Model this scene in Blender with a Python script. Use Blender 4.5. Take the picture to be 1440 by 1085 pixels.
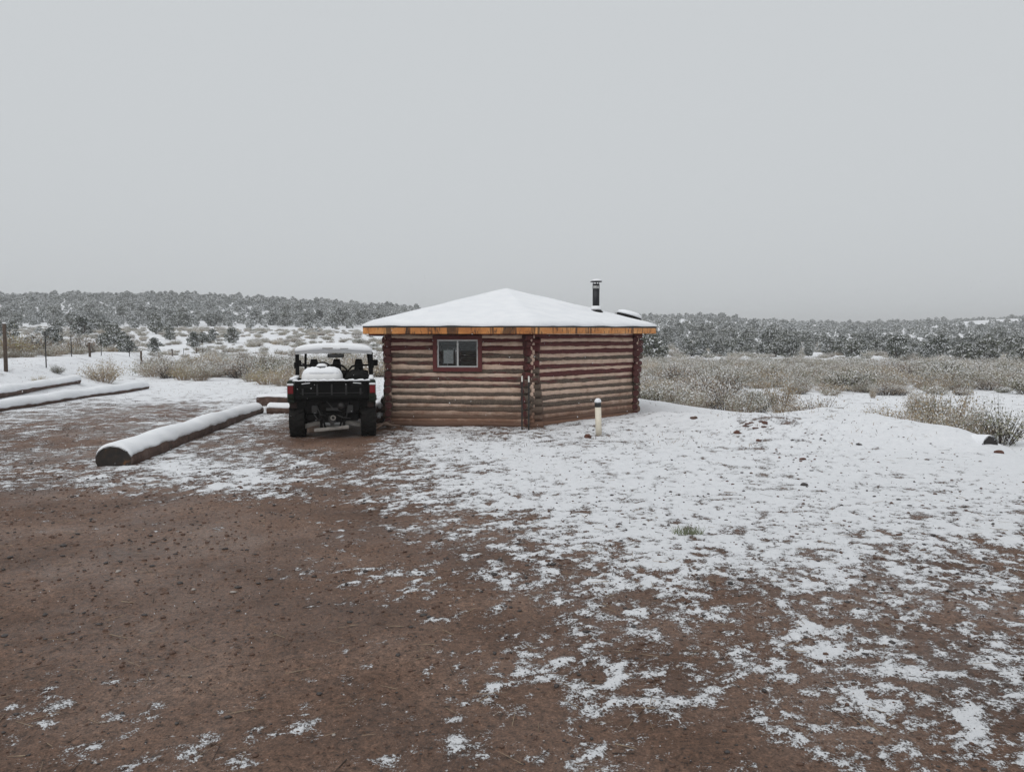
import bpy, bmesh, math, random
import numpy as np
from mathutils import Vector, Matrix, Quaternion

for o in list(bpy.data.objects):
    bpy.data.objects.remove(o)
scene = bpy.context.scene
COL = scene.collection
R = math.radians
rng = np.random.default_rng(7)
random.seed(7)

# ------------------------------------------------------------------ camera
W0, H0, F0, HORIZON = 1440.0, 1085.0, 1050.0, 472.0
EYE = 1.9
PITCH = math.atan((H0 / 2 - HORIZON) / F0)
cam = bpy.data.cameras.new('camera')
cam.sensor_fit = 'HORIZONTAL'; cam.sensor_width = 36.0
cam.lens = F0 / W0 * 36.0
cam.clip_start = 0.05; cam.clip_end = 5000
camo = bpy.data.objects.new('camera', cam); COL.objects.link(camo)
camo.location = (0, 0, EYE); camo.rotation_euler = (R(90) - PITCH, 0, 0)
scene.camera = camo

# ------------------------------------------------------------------ world, sun, exposure
SUN_EL, SUN_AZ = 58.0, 215.0
world = bpy.data.worlds.new('World'); scene.world = world; world.use_nodes = True
wn = world.node_tree; wn.nodes.clear()
sky = wn.nodes.new('ShaderNodeTexSky'); sky.sky_type = 'NISHITA'; sky.sun_disc = False
sky.sun_elevation = R(SUN_EL); sky.sun_rotation = R(SUN_AZ); sky.dust_density = 6.0; sky.air_density = 1.0
hs = wn.nodes.new('ShaderNodeHueSaturation'); hs.inputs['Saturation'].default_value = 0.25
bg1 = wn.nodes.new('ShaderNodeBackground'); bg1.inputs['Strength'].default_value = 0.05
bg2 = wn.nodes.new('ShaderNodeBackground')          # the even grey cloud deck
bg2.inputs['Color'].default_value = (0.655, 0.685, 0.708, 1); bg2.inputs['Strength'].default_value = 1.0
mx = wn.nodes.new('ShaderNodeMixShader'); mx.inputs[0].default_value = 0.90
wo = wn.nodes.new('ShaderNodeOutputWorld')
wn.links.new(sky.outputs[0], hs.inputs['Color']); wn.links.new(hs.outputs[0], bg1.inputs['Color'])
wn.links.new(bg1.outputs[0], mx.inputs[1]); wn.links.new(bg2.outputs[0], mx.inputs[2])
wn.links.new(mx.outputs[0], wo.inputs['Surface'])
sl = bpy.data.lights.new('sun', 'SUN'); sl.energy = 1.35; sl.angle = R(60); sl.color = (1.0, 0.985, 0.96)
so = bpy.data.objects.new('sun', sl); COL.objects.link(so)
d = Vector((math.sin(R(SUN_AZ)) * math.cos(R(SUN_EL)), math.cos(R(SUN_AZ)) * math.cos(R(SUN_EL)), math.sin(R(SUN_EL))))
so.rotation_euler = (-d).to_track_quat('-Z', 'Y').to_euler(); so.location = (0, -5, 40)
vs = scene.view_settings
vs.view_transform = 'Standard'; vs.look = 'None'; vs.gamma = 1.0; vs.use_curve_mapping = False; vs.exposure = 0.0

# ------------------------------------------------------------------ helpers: noise
_perm = np.random.default_rng(3).permutation(512).astype(np.int64)
_ang = np.random.default_rng(4).random(512) * 2 * np.pi
_gx, _gy = np.cos(_ang), np.sin(_ang)
def perlin(x, y, seed=0):
    xi = np.floor(x).astype(np.int64); yi = np.floor(y).astype(np.int64)
    xf = x - xi; yf = y - yi
    u = xf * xf * xf * (xf * (xf * 6 - 15) + 10); v = yf * yf * yf * (yf * (yf * 6 - 15) + 10)
    def g(ix, iy, dx, dy):
        h = _perm[(_perm[(ix + seed * 37) & 511] + iy) & 511]
        return _gx[h] * dx + _gy[h] * dy
    a = g(xi, yi, xf, yf); b = g(xi + 1, yi, xf - 1, yf)
    c = g(xi, yi + 1, xf, yf - 1); e = g(xi + 1, yi + 1, xf - 1, yf - 1)
    return (a + (b - a) * u) * (1 - v) + (c + (e - c) * u) * v
def fbm(x, y, octv=4, seed=0, gain=0.5):
    s = 0; a = 1.0; t = 0
    for i in range(octv):
        s = s + a * perlin(x, y, seed + i); t += a * a; a *= gain; x = x * 2.03 + 11.3; y = y * 2.03 + 5.7
    return s / math.sqrt(t)
def sstep(a, b, x):
    t = np.clip((x - a) / (b - a), 0, 1); return t * t * (3 - 2 * t)

# ------------------------------------------------------------------ helpers: pixel -> place
_cp, _sp = math.cos(PITCH), math.sin(PITCH)
def ray(px, py):
    cx = (px - W0 / 2) / F0; cy = -(py - H0 / 2) / F0
    return Vector((cx, _cp + cy * _sp, -_sp + cy * _cp))
def on_z(px, py, z=0.0):
    r = ray(px, py); t = (z - EYE) / r.z
    return Vector((r.x * t, r.y * t, z))
def on_y(px, py, Y):
    r = ray(px, py); t = Y / r.y
    return Vector((r.x * t, Y, EYE + r.z * t))
def to_px(x, y, z):
    dx, dy, dz = x, y, z - EYE
    depth = dy * _cp - dz * _sp; up = dy * _sp + dz * _cp
    return W0 / 2 + F0 * dx / depth, H0 / 2 - F0 * up / depth

# ------------------------------------------------------------------ terrain
EDGE_Y = [-50, 4, 10.9, 12.6, 13.3, 14.2, 15.2, 16.6, 17.7, 20, 23, 30, 40, 60, 900]
EDGE_X = [11, 8.8, 7.45, 8.0, 8.0, 7.8, 7.5, 7.0, 6.3, 4.7, 3.6, 1.5, -4, -9, -9]
RX = (np.array([-60, 0, 100, 200, 300, 400, 500, 570, 740, 910, 1000, 1060, 1140, 1200, 1260, 1340, 1440, 1600]) - 720) / 1050 * 360
RZ = [17, 18.2, 18.9, 18.7, 18, 16.2, 14.2, 12.6, 11.2, 10.4, 10.4, 9, 7.2, 6.4, 7.4, 8.8, 10.6, 12]
def hmacro(x, y):
    x = np.asarray(x, float); y = np.asarray(y, float)
    z = np.zeros(np.broadcast(x, y).shape)
    xe = np.interp(y, EDGE_Y, EDGE_X)
    z = z - (0.50 + .45 * sstep(30, 80, y)) * sstep(0.0, 1.9, x - xe)
    z = z + 0.85 * sstep(13.9, 18.0, -x - .36 * np.maximum(0, y - 26)) * (1 - sstep(44, 80, y)) * sstep(6, 20, y)
    z = z + 2.9 * sstep(55, 150, y) * sstep(10, -45, x)
    k = y / 360.0
    ridge = np.interp(x / np.maximum(k, 0.35), RX, RZ)
    rise = np.where(x < 0, sstep(140, 350, y), sstep(110, 400, y))
    base = np.where(x < 0, 2.9, -0.95)
    z = z + (ridge - base) * rise * np.where(y > 430, 1 - 0.5 * sstep(430, 800, y), 1)
    z = z + 1.3 * fbm(x / 60, y / 60, 2, 5) * sstep(90, 220, y) + 0.18 * fbm(x / 9, y / 9, 2, 8) * sstep(24, 60, y)
    # small heap of earth on the pad, banked earth by the wall and by the pipe
    for (mx_, my_, r_, h_) in ((5.0, 14.9, 1.3, 0.27), (6.0, 13.7, 1.2, 0.15), (3.4, 16.9, 0.9, 0.13), (1.9, 15.6, 0.8, 0.11), (4.3, 16.0, 1.2, 0.06)):
        z = z + h_ * np.exp(-((x - mx_) ** 2 + (y - my_) ** 2) / (r_ * r_))
    hm = np.exp(-((x - 5.5) ** 2 + ((y - 14.2) * .8) ** 2) / 3.2) + .7 * np.exp(-((x - 3.0) ** 2 + (y - 16.3) ** 2) / 1.6)
    z = z + hm * (.07 * fbm(x / .5, y / .5, 3, 15) + .03 * np.abs(fbm(x / .16, y / .16, 2, 17)))
    # snow banked against the half buried log at the pad edge
    tt = np.clip(((x - 7.65) * -.344 + (y - 12.4) * .939), .45, 3.2); lx, ly = 7.65 - .344 * tt, 12.4 + .939 * tt
    z = z + .31 * np.exp(-(((x - lx) / .75) ** 2 + ((y - ly) / .55) ** 2))
    return z
def hmeso(x, y):
    return 0.045 * fbm(x / 2.6, y / 2.6, 3, 21) * (1 - 0.0 * x)
def hz(x, y):
    return float(hmacro(np.array([x]), np.array([y]))[0] + hmeso(np.array([x]), np.array([y]))[0])

CPX = np.linspace(0, 1440, 13)
COVER = [
 (545, [1, 1, .92, .95, 1, 1, 1, 1, 1, 1, 1, 1, 1]),
 (560, [.95, .9, .85, .85, .9, 1, 1, 1, 1, 1, 1, 1, 1]),
 (575, [.9, .55, .35, .8, .45, 1, 1, 1, 1, 1, 1, 1, 1]),
 (590, [.6, .3, .45, .85, .08, .8, .8, .9, 1, .98, 1, 1, 1]),
 (605, [.35, .25, .5, .45, .05, .72, .62, .82, .97, .9, 1, 1, 1]),
 (620, [.25, .15, .6, .25, .1, .9, .85, .75, .97, .9, 1, 1, 1]),
 (640, [.3, .25, .8, .45, .12, .8, .95, .93, .95, .9, .98, 1, 1]),
 (660, [.6, .45, .95, .8, .2, .62, .95, .95, .9, .93, .97, .97, 1]),
 (680, [.3, .45, .7, .75, .35, .75, .93, .94, .95, .93, .95, .95, .97]),
 (700, [.08, .12, .15, .15, .10, .68, .85, .93, .93, .93, .93, .93, .93]),
 (720, [.06, .06, .05, .03, .10, .42, .78, .9, .9, .9, .9, .88, .85]),
 (760, [0, 0, .01, .01, .04, .12, .5, .85, .85, .84, .8, .76, .72]),
 (800, [0, 0, 0, .01, .30, .30, .36, .65, .75, .78, .72, .62, .58]),
 (830, [0, 0, 0, 0, .12, .15, .22, .3, .48, .5, .45, .38, .36]),
 (870, [0, 0, 0, 0, .02, .08, .18, .3, .46, .44, .38, .42, .42]),
 (910, [.01, 0, .0, .01, .06, .06, .24, .34, .42, .46, .5, .5, .45]),
 (950, [.02, .0, 0, .04, .08, .1, .3, .42, .46, .46, .58, .6, .55]),
 (1000, [.10, .08, .02, .08, .07, .15, .2, .26, .34, .3, .32, .42, .5]),
 (1040, [.26, .12, .1, .16, .08, .16, .2, .26, .18, .22, .26, .18, .28]),
 (1085, [.22, .2, .12, .12, .12, .16, .2, .22, .18, .18, .2, .2, .24])]
CPY = np.array([r[0] for r in COVER], float); CT = np.array([r[1] for r in COVER], float); CT = np.where(CT > .7, 1 - (1 - CT) * .45, CT)
# dense table in ground coordinates: u = x / y, v = 1 / y
def cover(x, y):
    ok = y > 1.0
    yy = np.where(ok, y, 1.0)
    # jitter of the layout so that the borders wander
    jx = x + 0.35 * fbm(x / 1.1, y / 1.1, 3, 40) * np.clip(yy / 8, .3, 2); jy = yy * (1 + 0.10 * fbm(x / 1.6, y / 1.6, 3, 45))
    jy = np.maximum(jy, 1.0)
    px = W0 / 2 + F0 * jx / jy
    py = HORIZON + F0 * EYE / jy * 0.992
    fx = np.clip(px / 120.0, 0, 11.999); ix = fx.astype(int); fx = fx - ix
    py = np.clip(py, CPY[0], CPY[-1] - 1e-3)
    iy = np.clip(np.searchsorted(CPY, py, 'right') - 1, 0, len(CPY) - 2)
    fy = (py - CPY[iy]) / (CPY[iy + 1] - CPY[iy])
    c = (CT[iy, ix] * (1 - fx) + CT[iy, ix + 1] * fx) * (1 - fy) + (CT[iy + 1, ix] * (1 - fx) + CT[iy + 1, ix + 1] * fx) * fy
    c = np.where(y > 24, 0.95, c)
    c = np.where(y <= 2.2, 0.2, c)
    # bare earth kept open: heap top, wall foot, under the vehicle
    for (bx, by, rx, ry, v) in ((5.05, 14.35, .42, .16, .15), (3.75, 17.4, .9, .35, .1), (-3.3, 14.6, .9, 1.6, .05)):
        q = ((x - bx) / rx) ** 2 + ((y - by) / ry) ** 2
        c = np.where(q < 4, c + (v - c) * np.exp(-q), c)
    return c
def ppf(p):   # inverse normal, good enough
    p = np.clip(p, .003, .997); t = np.sqrt(-2 * np.log(np.minimum(p, 1 - p)))
    z = t - (2.30753 + .27061 * t) / (1 + .99229 * t + .04481 * t * t)
    return np.where(p < .5, -z, z)

# ------------------------------------------------------------------ materials
MATS = {}
def new_mat(name):
    m = bpy.data.materials.new(name); m.use_nodes = True
    nt = m.node_tree; b = nt.nodes['Principled BSDF']; MATS[name] = m
    return m, nt, b
def N(nt, t, **kw):
    n = nt.nodes.new(t)
    for k, v in kw.items():
        if k in n.inputs: n.inputs[k].default_value = v
        else: setattr(n, k, v)
    return n
def noise(nt, scale, detail=4, rough=.6, coord='Object', dist=0, stretch=None):
    tc = N(nt, 'ShaderNodeTexCoord'); n = N(nt, 'ShaderNodeTexNoise')
    n.inputs['Scale'].default_value = scale; n.inputs['Detail'].default_value = detail
    n.inputs['Roughness'].default_value = rough; n.inputs['Distortion'].default_value = dist
    if stretch:
        mp = N(nt, 'ShaderNodeMapping'); mp.inputs['Scale'].default_value = stretch
        nt.links.new(tc.outputs[coord], mp.inputs['Vector']); nt.links.new(mp.outputs[0], n.inputs['Vector'])
    else:
        nt.links.new(tc.outputs[coord], n.inputs['Vector'])
    return n
def ramp(nt, src, stops, interp='LINEAR'):
    r = N(nt, 'ShaderNodeValToRGB'); e = r.color_ramp.elements; r.color_ramp.interpolation = interp
    while len(e) > 1: e.remove(e[-1])
    for i, (p, c) in enumerate(stops):
        if isinstance(c, (int, float)): c = (c, c, c)
        if i == 0: e[0].position = p; e[0].color = (*c, 1)
        else: q = e.new(p); q.color = (*c, 1)
    nt.links.new(src, r.inputs[0]); return r
def mixc(nt, f, a, b):
    m = N(nt, 'ShaderNodeMix', data_type='RGBA')
    for s, i in ((f, 0), (a, 6), (b, 7)):
        if hasattr(s, 'is_output'): nt.links.new(s, m.inputs[i])
        else: m.inputs[i].default_value = s if i == 0 else (*s, 1)
    return m.outputs[2]
def bump(nt, b, src, strength, dist):
    bp = N(nt, 'ShaderNodeBump'); bp.inputs['Strength'].default_value = strength; bp.inputs['Distance'].default_value = dist
    nt.links.new(src, bp.inputs['Height']); nt.links.new(bp.outputs[0], b.inputs['Normal']); return bp
def simple(name, c1, c2=None, rough=.6, scale=12, metal=0, bmp=.15, bdist=.01, spec=.5, stretch=None, coord='Object'):
    m, nt, b = new_mat(name)
    n = noise(nt, scale, 5, .65, coord, 0, stretch)
    r = ramp(nt, n.outputs['Fac'], [(.3, c1), (.7, c2 or tuple(v * .7 for v in c1))])
    nt.links.new(r.outputs[0], b.inputs['Base Color'])
    b.inputs['Roughness'].default_value = rough; b.inputs['Metallic'].default_value = metal
    b.inputs['Specular IOR Level'].default_value = spec
    if bmp: bump(nt, b, n.outputs['Fac'], bmp, bdist)
    return m
SNOW = (.80, .815, .84)
def snow_mat(name, scale=30):
    m, nt, b = new_mat(name)
    n = noise(nt, scale, 6, .7); n2 = noise(nt, 3, 3, .5)
    r = ramp(nt, n2.outputs['Fac'], [(.3, (.76, .775, .805)), (.7, (.83, .84, .86))])
    nt.links.new(r.outputs[0], b.inputs['Base Color']); b.inputs['Roughness'].default_value = .75
    b.inputs['Specular IOR Level'].default_value = .25
    bump(nt, b, n.outputs['Fac'], .5, .02); return m
snow_mat('snow'); snow_mat('snow_fine', 90)

def ground_mat():
    m, nt, b = new_mat('ground')
    at = N(nt, 'ShaderNodeAttribute', attribute_name='snow')
    n1 = noise(nt, 30, 6, .72); n2 = noise(nt, 90, 4, .7); n3 = noise(nt, 0.9, 4, .6); n4 = noise(nt, 11, 5, .65); n5 = noise(nt, 240, 3, .7)
    def math_(op, a, c, v=None):
        q = N(nt, 'ShaderNodeMath', operation=op)
        for i, s in enumerate((a, c)):
            if hasattr(s, 'is_output'): nt.links.new(s, q.inputs[i])
            else: q.inputs[i].default_value = s
        return q.outputs[0]
    s = math_('ADD', at.outputs['Fac'], math_('MULTIPLY', math_('SUBTRACT', n1.outputs['Fac'], .5), 8.5))
    s = math_('ADD', s, math_('MULTIPLY', math_('SUBTRACT', n2.outputs['Fac'], .5), 7.0))
    mask = ramp(nt, s, [(.0, 0.), (.25, .40), (.7, 1.)])
    # earth
    e1 = ramp(nt, n3.outputs['Fac'], [(.34, (.115, .062, .039)), (.5, (.168, .096, .064)), (.66, (.225, .140, .100))])
    e2 = ramp(nt, n1.outputs['Fac'], [(.34, .22), (.44, .80), (.54, 1.05), (.66, 1.5)])
    e3 = ramp(nt, n2.outputs['Fac'], [(.33, .25), (.45, .85), (.55, 1.05), (.68, 1.6)])
    mul = N(nt, 'ShaderNodeMix', data_type='RGBA', blend_type='MULTIPLY'); mul.inputs[0].default_value = 1
    nt.links.new(e1.outputs[0], mul.inputs[6]); nt.links.new(e2.outputs[0], mul.inputs[7])
    mul2 = N(nt, 'ShaderNodeMix', data_type='RGBA', blend_type='MULTIPLY'); mul2.inputs[0].default_value = 1
    nt.links.new(mul.outputs[2], mul2.inputs[6]); nt.links.new(e3.outputs[0], mul2.inputs[7])
    sn = ramp(nt, n4.outputs['Fac'], [(.3, (.74, .755, .785)), (.7, (.83, .84, .865))])
    col = mixc(nt, mask.outputs[0], mul2.outputs[2], sn.outputs[0])
    nt.links.new(col, b.inputs['Base Color'])
    # wet earth: gloss in wandering patches
    wet = ramp(nt, noise(nt, .55, 4, .6).outputs['Fac'], [(.40, .75), (.60, .30)])
    rmix = N(nt, 'ShaderNodeMix', data_type='FLOAT')
    nt.links.new(mask.outputs[0], rmix.inputs[0]); nt.links.new(wet.outputs[0], rmix.inputs[2]); rmix.inputs[3].default_value = .8
    nt.links.new(rmix.outputs[0], b.inputs['Roughness'])
    b.inputs['Specular IOR Level'].default_value = .4
    hgt = math_('ADD', math_('MULTIPLY', n1.outputs['Fac'], .6), math_('MULTIPLY', n2.outputs['Fac'], .35))
    hgt = math_('ADD', hgt, math_('MULTIPLY', n5.outputs['Fac'], .16))
    hgt = math_('ADD', hgt, math_('MULTIPLY', mask.outputs[0], .35))
    bump(nt, b, hgt, .9, .03)
    return m
ground_mat()

# ------------------------------------------------------------------ mesh helpers
ORG = {}
def link(o):
    COL.objects.link(o); return o
def tag(o, label, cat, group=None, kind=None):
    if label: o['label'] = label
    if cat: o['category'] = cat
    if group: o['group'] = group
    if kind: o['kind'] = kind
    return o
def thing(name, label, cat, loc=(0, 0, 0), rz=0, group=None):
    o = link(bpy.data.objects.new(name, None)); o.empty_display_size = .2
    o.location = loc; o.rotation_euler = (0, 0, rz); ORG[o] = Vector(loc)
    return tag(o, label, cat, group)
class MB:
    def __init__(s): s.bm = bmesh.new(); s.mi = 0
    def _mi(s, fs):
        for f in fs: f.material_index = s.mi
    def box(s, c, size, rot=None, bev=0):
        t = bmesh.new(); bmesh.ops.create_cube(t, size=1)
        for v in t.verts: v.co = Vector((v.co.x * size[0], v.co.y * size[1], v.co.z * size[2]))
        if bev: bmesh.ops.bevel(t, geom=t.edges[:], offset=bev, segments=2, affect='EDGES', profile=.6)
        M = Matrix.Translation(c)
        if rot: M = M @ (rot.to_matrix().to_4x4() if hasattr(rot, 'to_matrix') else rot.to_4x4())
        s.merge(t, M); return s
    def merge(s, t, M=None):
        mp = {}
        for v in t.verts: mp[v] = s.bm.verts.new(M @ v.co if M else v.co)
        for f in t.faces:
            try:
                nf = s.bm.faces.new([mp[v] for v in f.verts]); nf.material_index = s.mi
            except ValueError: pass
        t.free()
    def bar(s, p, q, w, h, up=(0, 0, 1), bev=0):
        p, q = Vector(p), Vector(q); y = (q - p); L = y.length; y.normalize()
        if abs(y.dot(Vector(up).normalized())) > .999: up = (0, 1, 0)
        x = y.cross(Vector(up)).normalized(); z = x.cross(y)
        M = Matrix((x, y, z)).transposed()
        return s.box((p + q) / 2, (w, L, h), M, bev)
    def loft(s, rings, close=True, cap=True):
        vr = [[s.bm.verts.new(p) for p in r] for r in rings]; n = len(rings[0])
        for a, b in zip(vr, vr[1:]):
            for i in range(n if close else n - 1):
                j = (i + 1) % n; f = s.bm.faces.new((a[i], a[j], b[j], b[i])); f.material_index = s.mi
        if cap:
            for r in (vr[0][::-1], vr[-1]):
                try: f = s.bm.faces.new(r); f.material_index = s.mi
                except ValueError: pass
        return s
    def tube(s, pts, r, seg=8, cap=True, jitter=0):
        pts = [Vector(p) for p in pts]; rings = []; ref = None
        for i, p in enumerate(pts):
            t = (pts[min(i + 1, len(pts) - 1)] - pts[max(i - 1, 0)]).normalized()
            if ref is None: ref = t.orthogonal().normalized()
            ref = (ref - t * ref.dot(t)).normalized(); b = t.cross(ref)
            rr = r[i] if isinstance(r, (list, tuple)) else r
            rings.append([p + (ref * math.cos(a) + b * math.sin(a)) * rr * (1 + random.uniform(-jitter, jitter)) for a in [2 * math.pi * k / seg for k in range(seg)]])
        return s.loft(rings, True, cap)
    def lathe(s, prof, c=(0, 0, 0), axis='z', seg=24, cap=True):
        rings = []
        for (r, h) in prof:
            ring = []
            for k in range(seg):
                a = 2 * math.pi * k / seg; u, v = r * math.cos(a), r * math.sin(a)
                ring.append(Vector(c) + (Vector((u, v, h)) if axis == 'z' else Vector((h, u, v)) if axis == 'x' else Vector((v, h, u))))
            rings.append(ring)
        return s.loft(rings, True, cap)
    def poly(s, pts):
        f = s.bm.faces.new([s.bm.verts.new(p) for p in pts]); f.material_index = s.mi; return s
    def build(s, name, mat, parent=None, smooth=False, world=False, label=None):
        bmesh.ops.recalc_face_normals(s.bm, faces=s.bm.faces)
        if world and parent is not None:
            o_ = ORG[parent]
            for v in s.bm.verts: v.co -= o_
        me = bpy.data.meshes.new(name); s.bm.to_mesh(me); s.bm.free()
        for mm in (mat if isinstance(mat, (list, tuple)) else [mat]): me.materials.append(MATS[mm])
        if smooth: me.polygons.foreach_set('use_smooth', [True] * len(me.polygons))
        o = link(bpy.data.objects.new(name, me))
        if parent is not None: o.parent = parent; ORG[o] = ORG.get(parent, Vector())
        else: ORG[o] = Vector()
        if label: o['label'] = label
        return o
def np_mesh(name, verts, faces, mats, mi=None, smooth=False):
    """faces: (n, k) index array"""
    me = bpy.data.meshes.new(name); verts = np.asarray(verts, np.float32); faces = np.asarray(faces, np.int32)
    k = faces.shape[1]
    me.vertices.add(len(verts)); me.vertices.foreach_set('co', verts.ravel())
    me.loops.add(faces.size); me.loops.foreach_set('vertex_index', faces.ravel())
    me.polygons.add(len(faces)); me.polygons.foreach_set('loop_start', np.arange(len(faces), dtype=np.int32) * k)
    for m in mats: me.materials.append(MATS[m])
    if mi is not None: me.polygons.foreach_set('material_index', np.asarray(mi, np.int32))
    if smooth: me.polygons.foreach_set('use_smooth', np.ones(len(faces), bool))
    me.update(calc_edges=True); me.validate(); return me

# ------------------------------------------------------------------ ground sheet
def axis_pts(segs):
    out = []
    for (a, b, s0, s1) in segs:
        x = a
        while x < b - 1e-6:
            out.append(x); t = (x - a) / (b - a); x += s0 * (s1 / s0) ** t
    out.append(segs[-1][1]); return np.array(out)
xp = axis_pts([(0, 6.5, .036, .036), (6.5, 22, .04, .25), (22, 700, .3, 22)])
gxs = np.concatenate([-xp[::-1], xp[1:]])
gys = axis_pts([(-60, 2.2, 6, .1), (2.2, 9, .030, .034), (9, 26, .036, .12), (26, 60, .13, .7), (60, 450, .8, 6), (450, 1100, 7, 40)])
GX, GY = np.meshgrid(gxs, gys)
gx, gy = GX.ravel(), GY.ravel()
near = (gy < 34)
zz = hmacro(gx, gy) + hmeso(gx, gy)
cv = cover(gx, gy)
nA = fbm(gx / .75, gy / .75, 2, 58, .8) * .7 + fbm(gx / .30, gy / .30, 4, 60, .85) * 1.3
nB = fbm(gx / .11, gy / .11, 3, 70, .6)
lump = fbm(gx / .16, gy / .16, 3, 80, .6)
clod = np.maximum(0, fbm(gx / .07, gy / .07, 2, 90, .6) - .25)
sval = nA * 1.0 + (nB * 1.2 - lump * 1.0) * (1 - .45 * sstep(6, 13, gy))
sval = sval / np.std(sval[near]) - ppf(1 - cv)
sval = sval + np.where(gy > 24, .35, 0) + .20 * sstep(.72, .97, cv) - .7 * (1 - sstep(.03, .30, cv))
rough = (1 - sstep(14, 40, gy))
zz = zz + rough * (.012 * lump + .028 * clod * (1 - sstep(0, .5, sval)) + .010 * sstep(-.05, .8, sval) + .004 * nB)
# vehicle ruts along the driveway, faint
ruts = np.exp(-((gx + 8.2 + .05 * gy) / .25) ** 2) + np.exp(-((gx + 9.9 + .05 * gy) / .25) ** 2)
zz = zz - .025 * ruts * sstep(5, 9, gy) * (1 - sstep(24, 34, gy))
nx, ny = len(gxs), len(gys)
idx = np.arange(nx * ny).reshape(ny, nx)
fq = np.stack([idx[:-1, :-1], idx[:-1, 1:], idx[1:, 1:], idx[1:, :-1]], -1).reshape(-1, 4)
me = np_mesh('ground', np.stack([gx, gy, zz], -1), fq, ['ground'], smooth=True)
a = me.attributes.new('snow', 'FLOAT', 'POINT'); a.data.foreach_set('value', sval.astype(np.float32))
ground = link(bpy.data.objects.new('ground', me)); tag(ground, 'reddish wet earth patched with thin snow, rising to far hills', 'ground', kind='structure')
GZ = zz.reshape(ny, nx)
def gz(x, y):
    i = int(np.clip(np.searchsorted(gxs, x) - 1, 0, nx - 2)); j = int(np.clip(np.searchsorted(gys, y) - 1, 0, ny - 2))
    u = (x - gxs[i]) / (gxs[i + 1] - gxs[i]); v = (y - gys[j]) / (gys[j + 1] - gys[j])
    return float((GZ[j, i] * (1 - u) + GZ[j, i + 1] * u) * (1 - v) + (GZ[j + 1, i] * (1 - u) + GZ[j + 1, i + 1] * u) * v)
def gzv(x, y):
    i = np.clip(np.searchsorted(gxs, x) - 1, 0, nx - 2); j = np.clip(np.searchsorted(gys, y) - 1, 0, ny - 2)
    u = (x - gxs[i]) / (gxs[i + 1] - gxs[i]); v = (y - gys[j]) / (gys[j + 1] - gys[j])
    return (GZ[j, i] * (1 - u) + GZ[j, i + 1] * u) * (1 - v) + (GZ[j + 1, i] * (1 - u) + GZ[j + 1, i + 1] * u) * v

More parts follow.
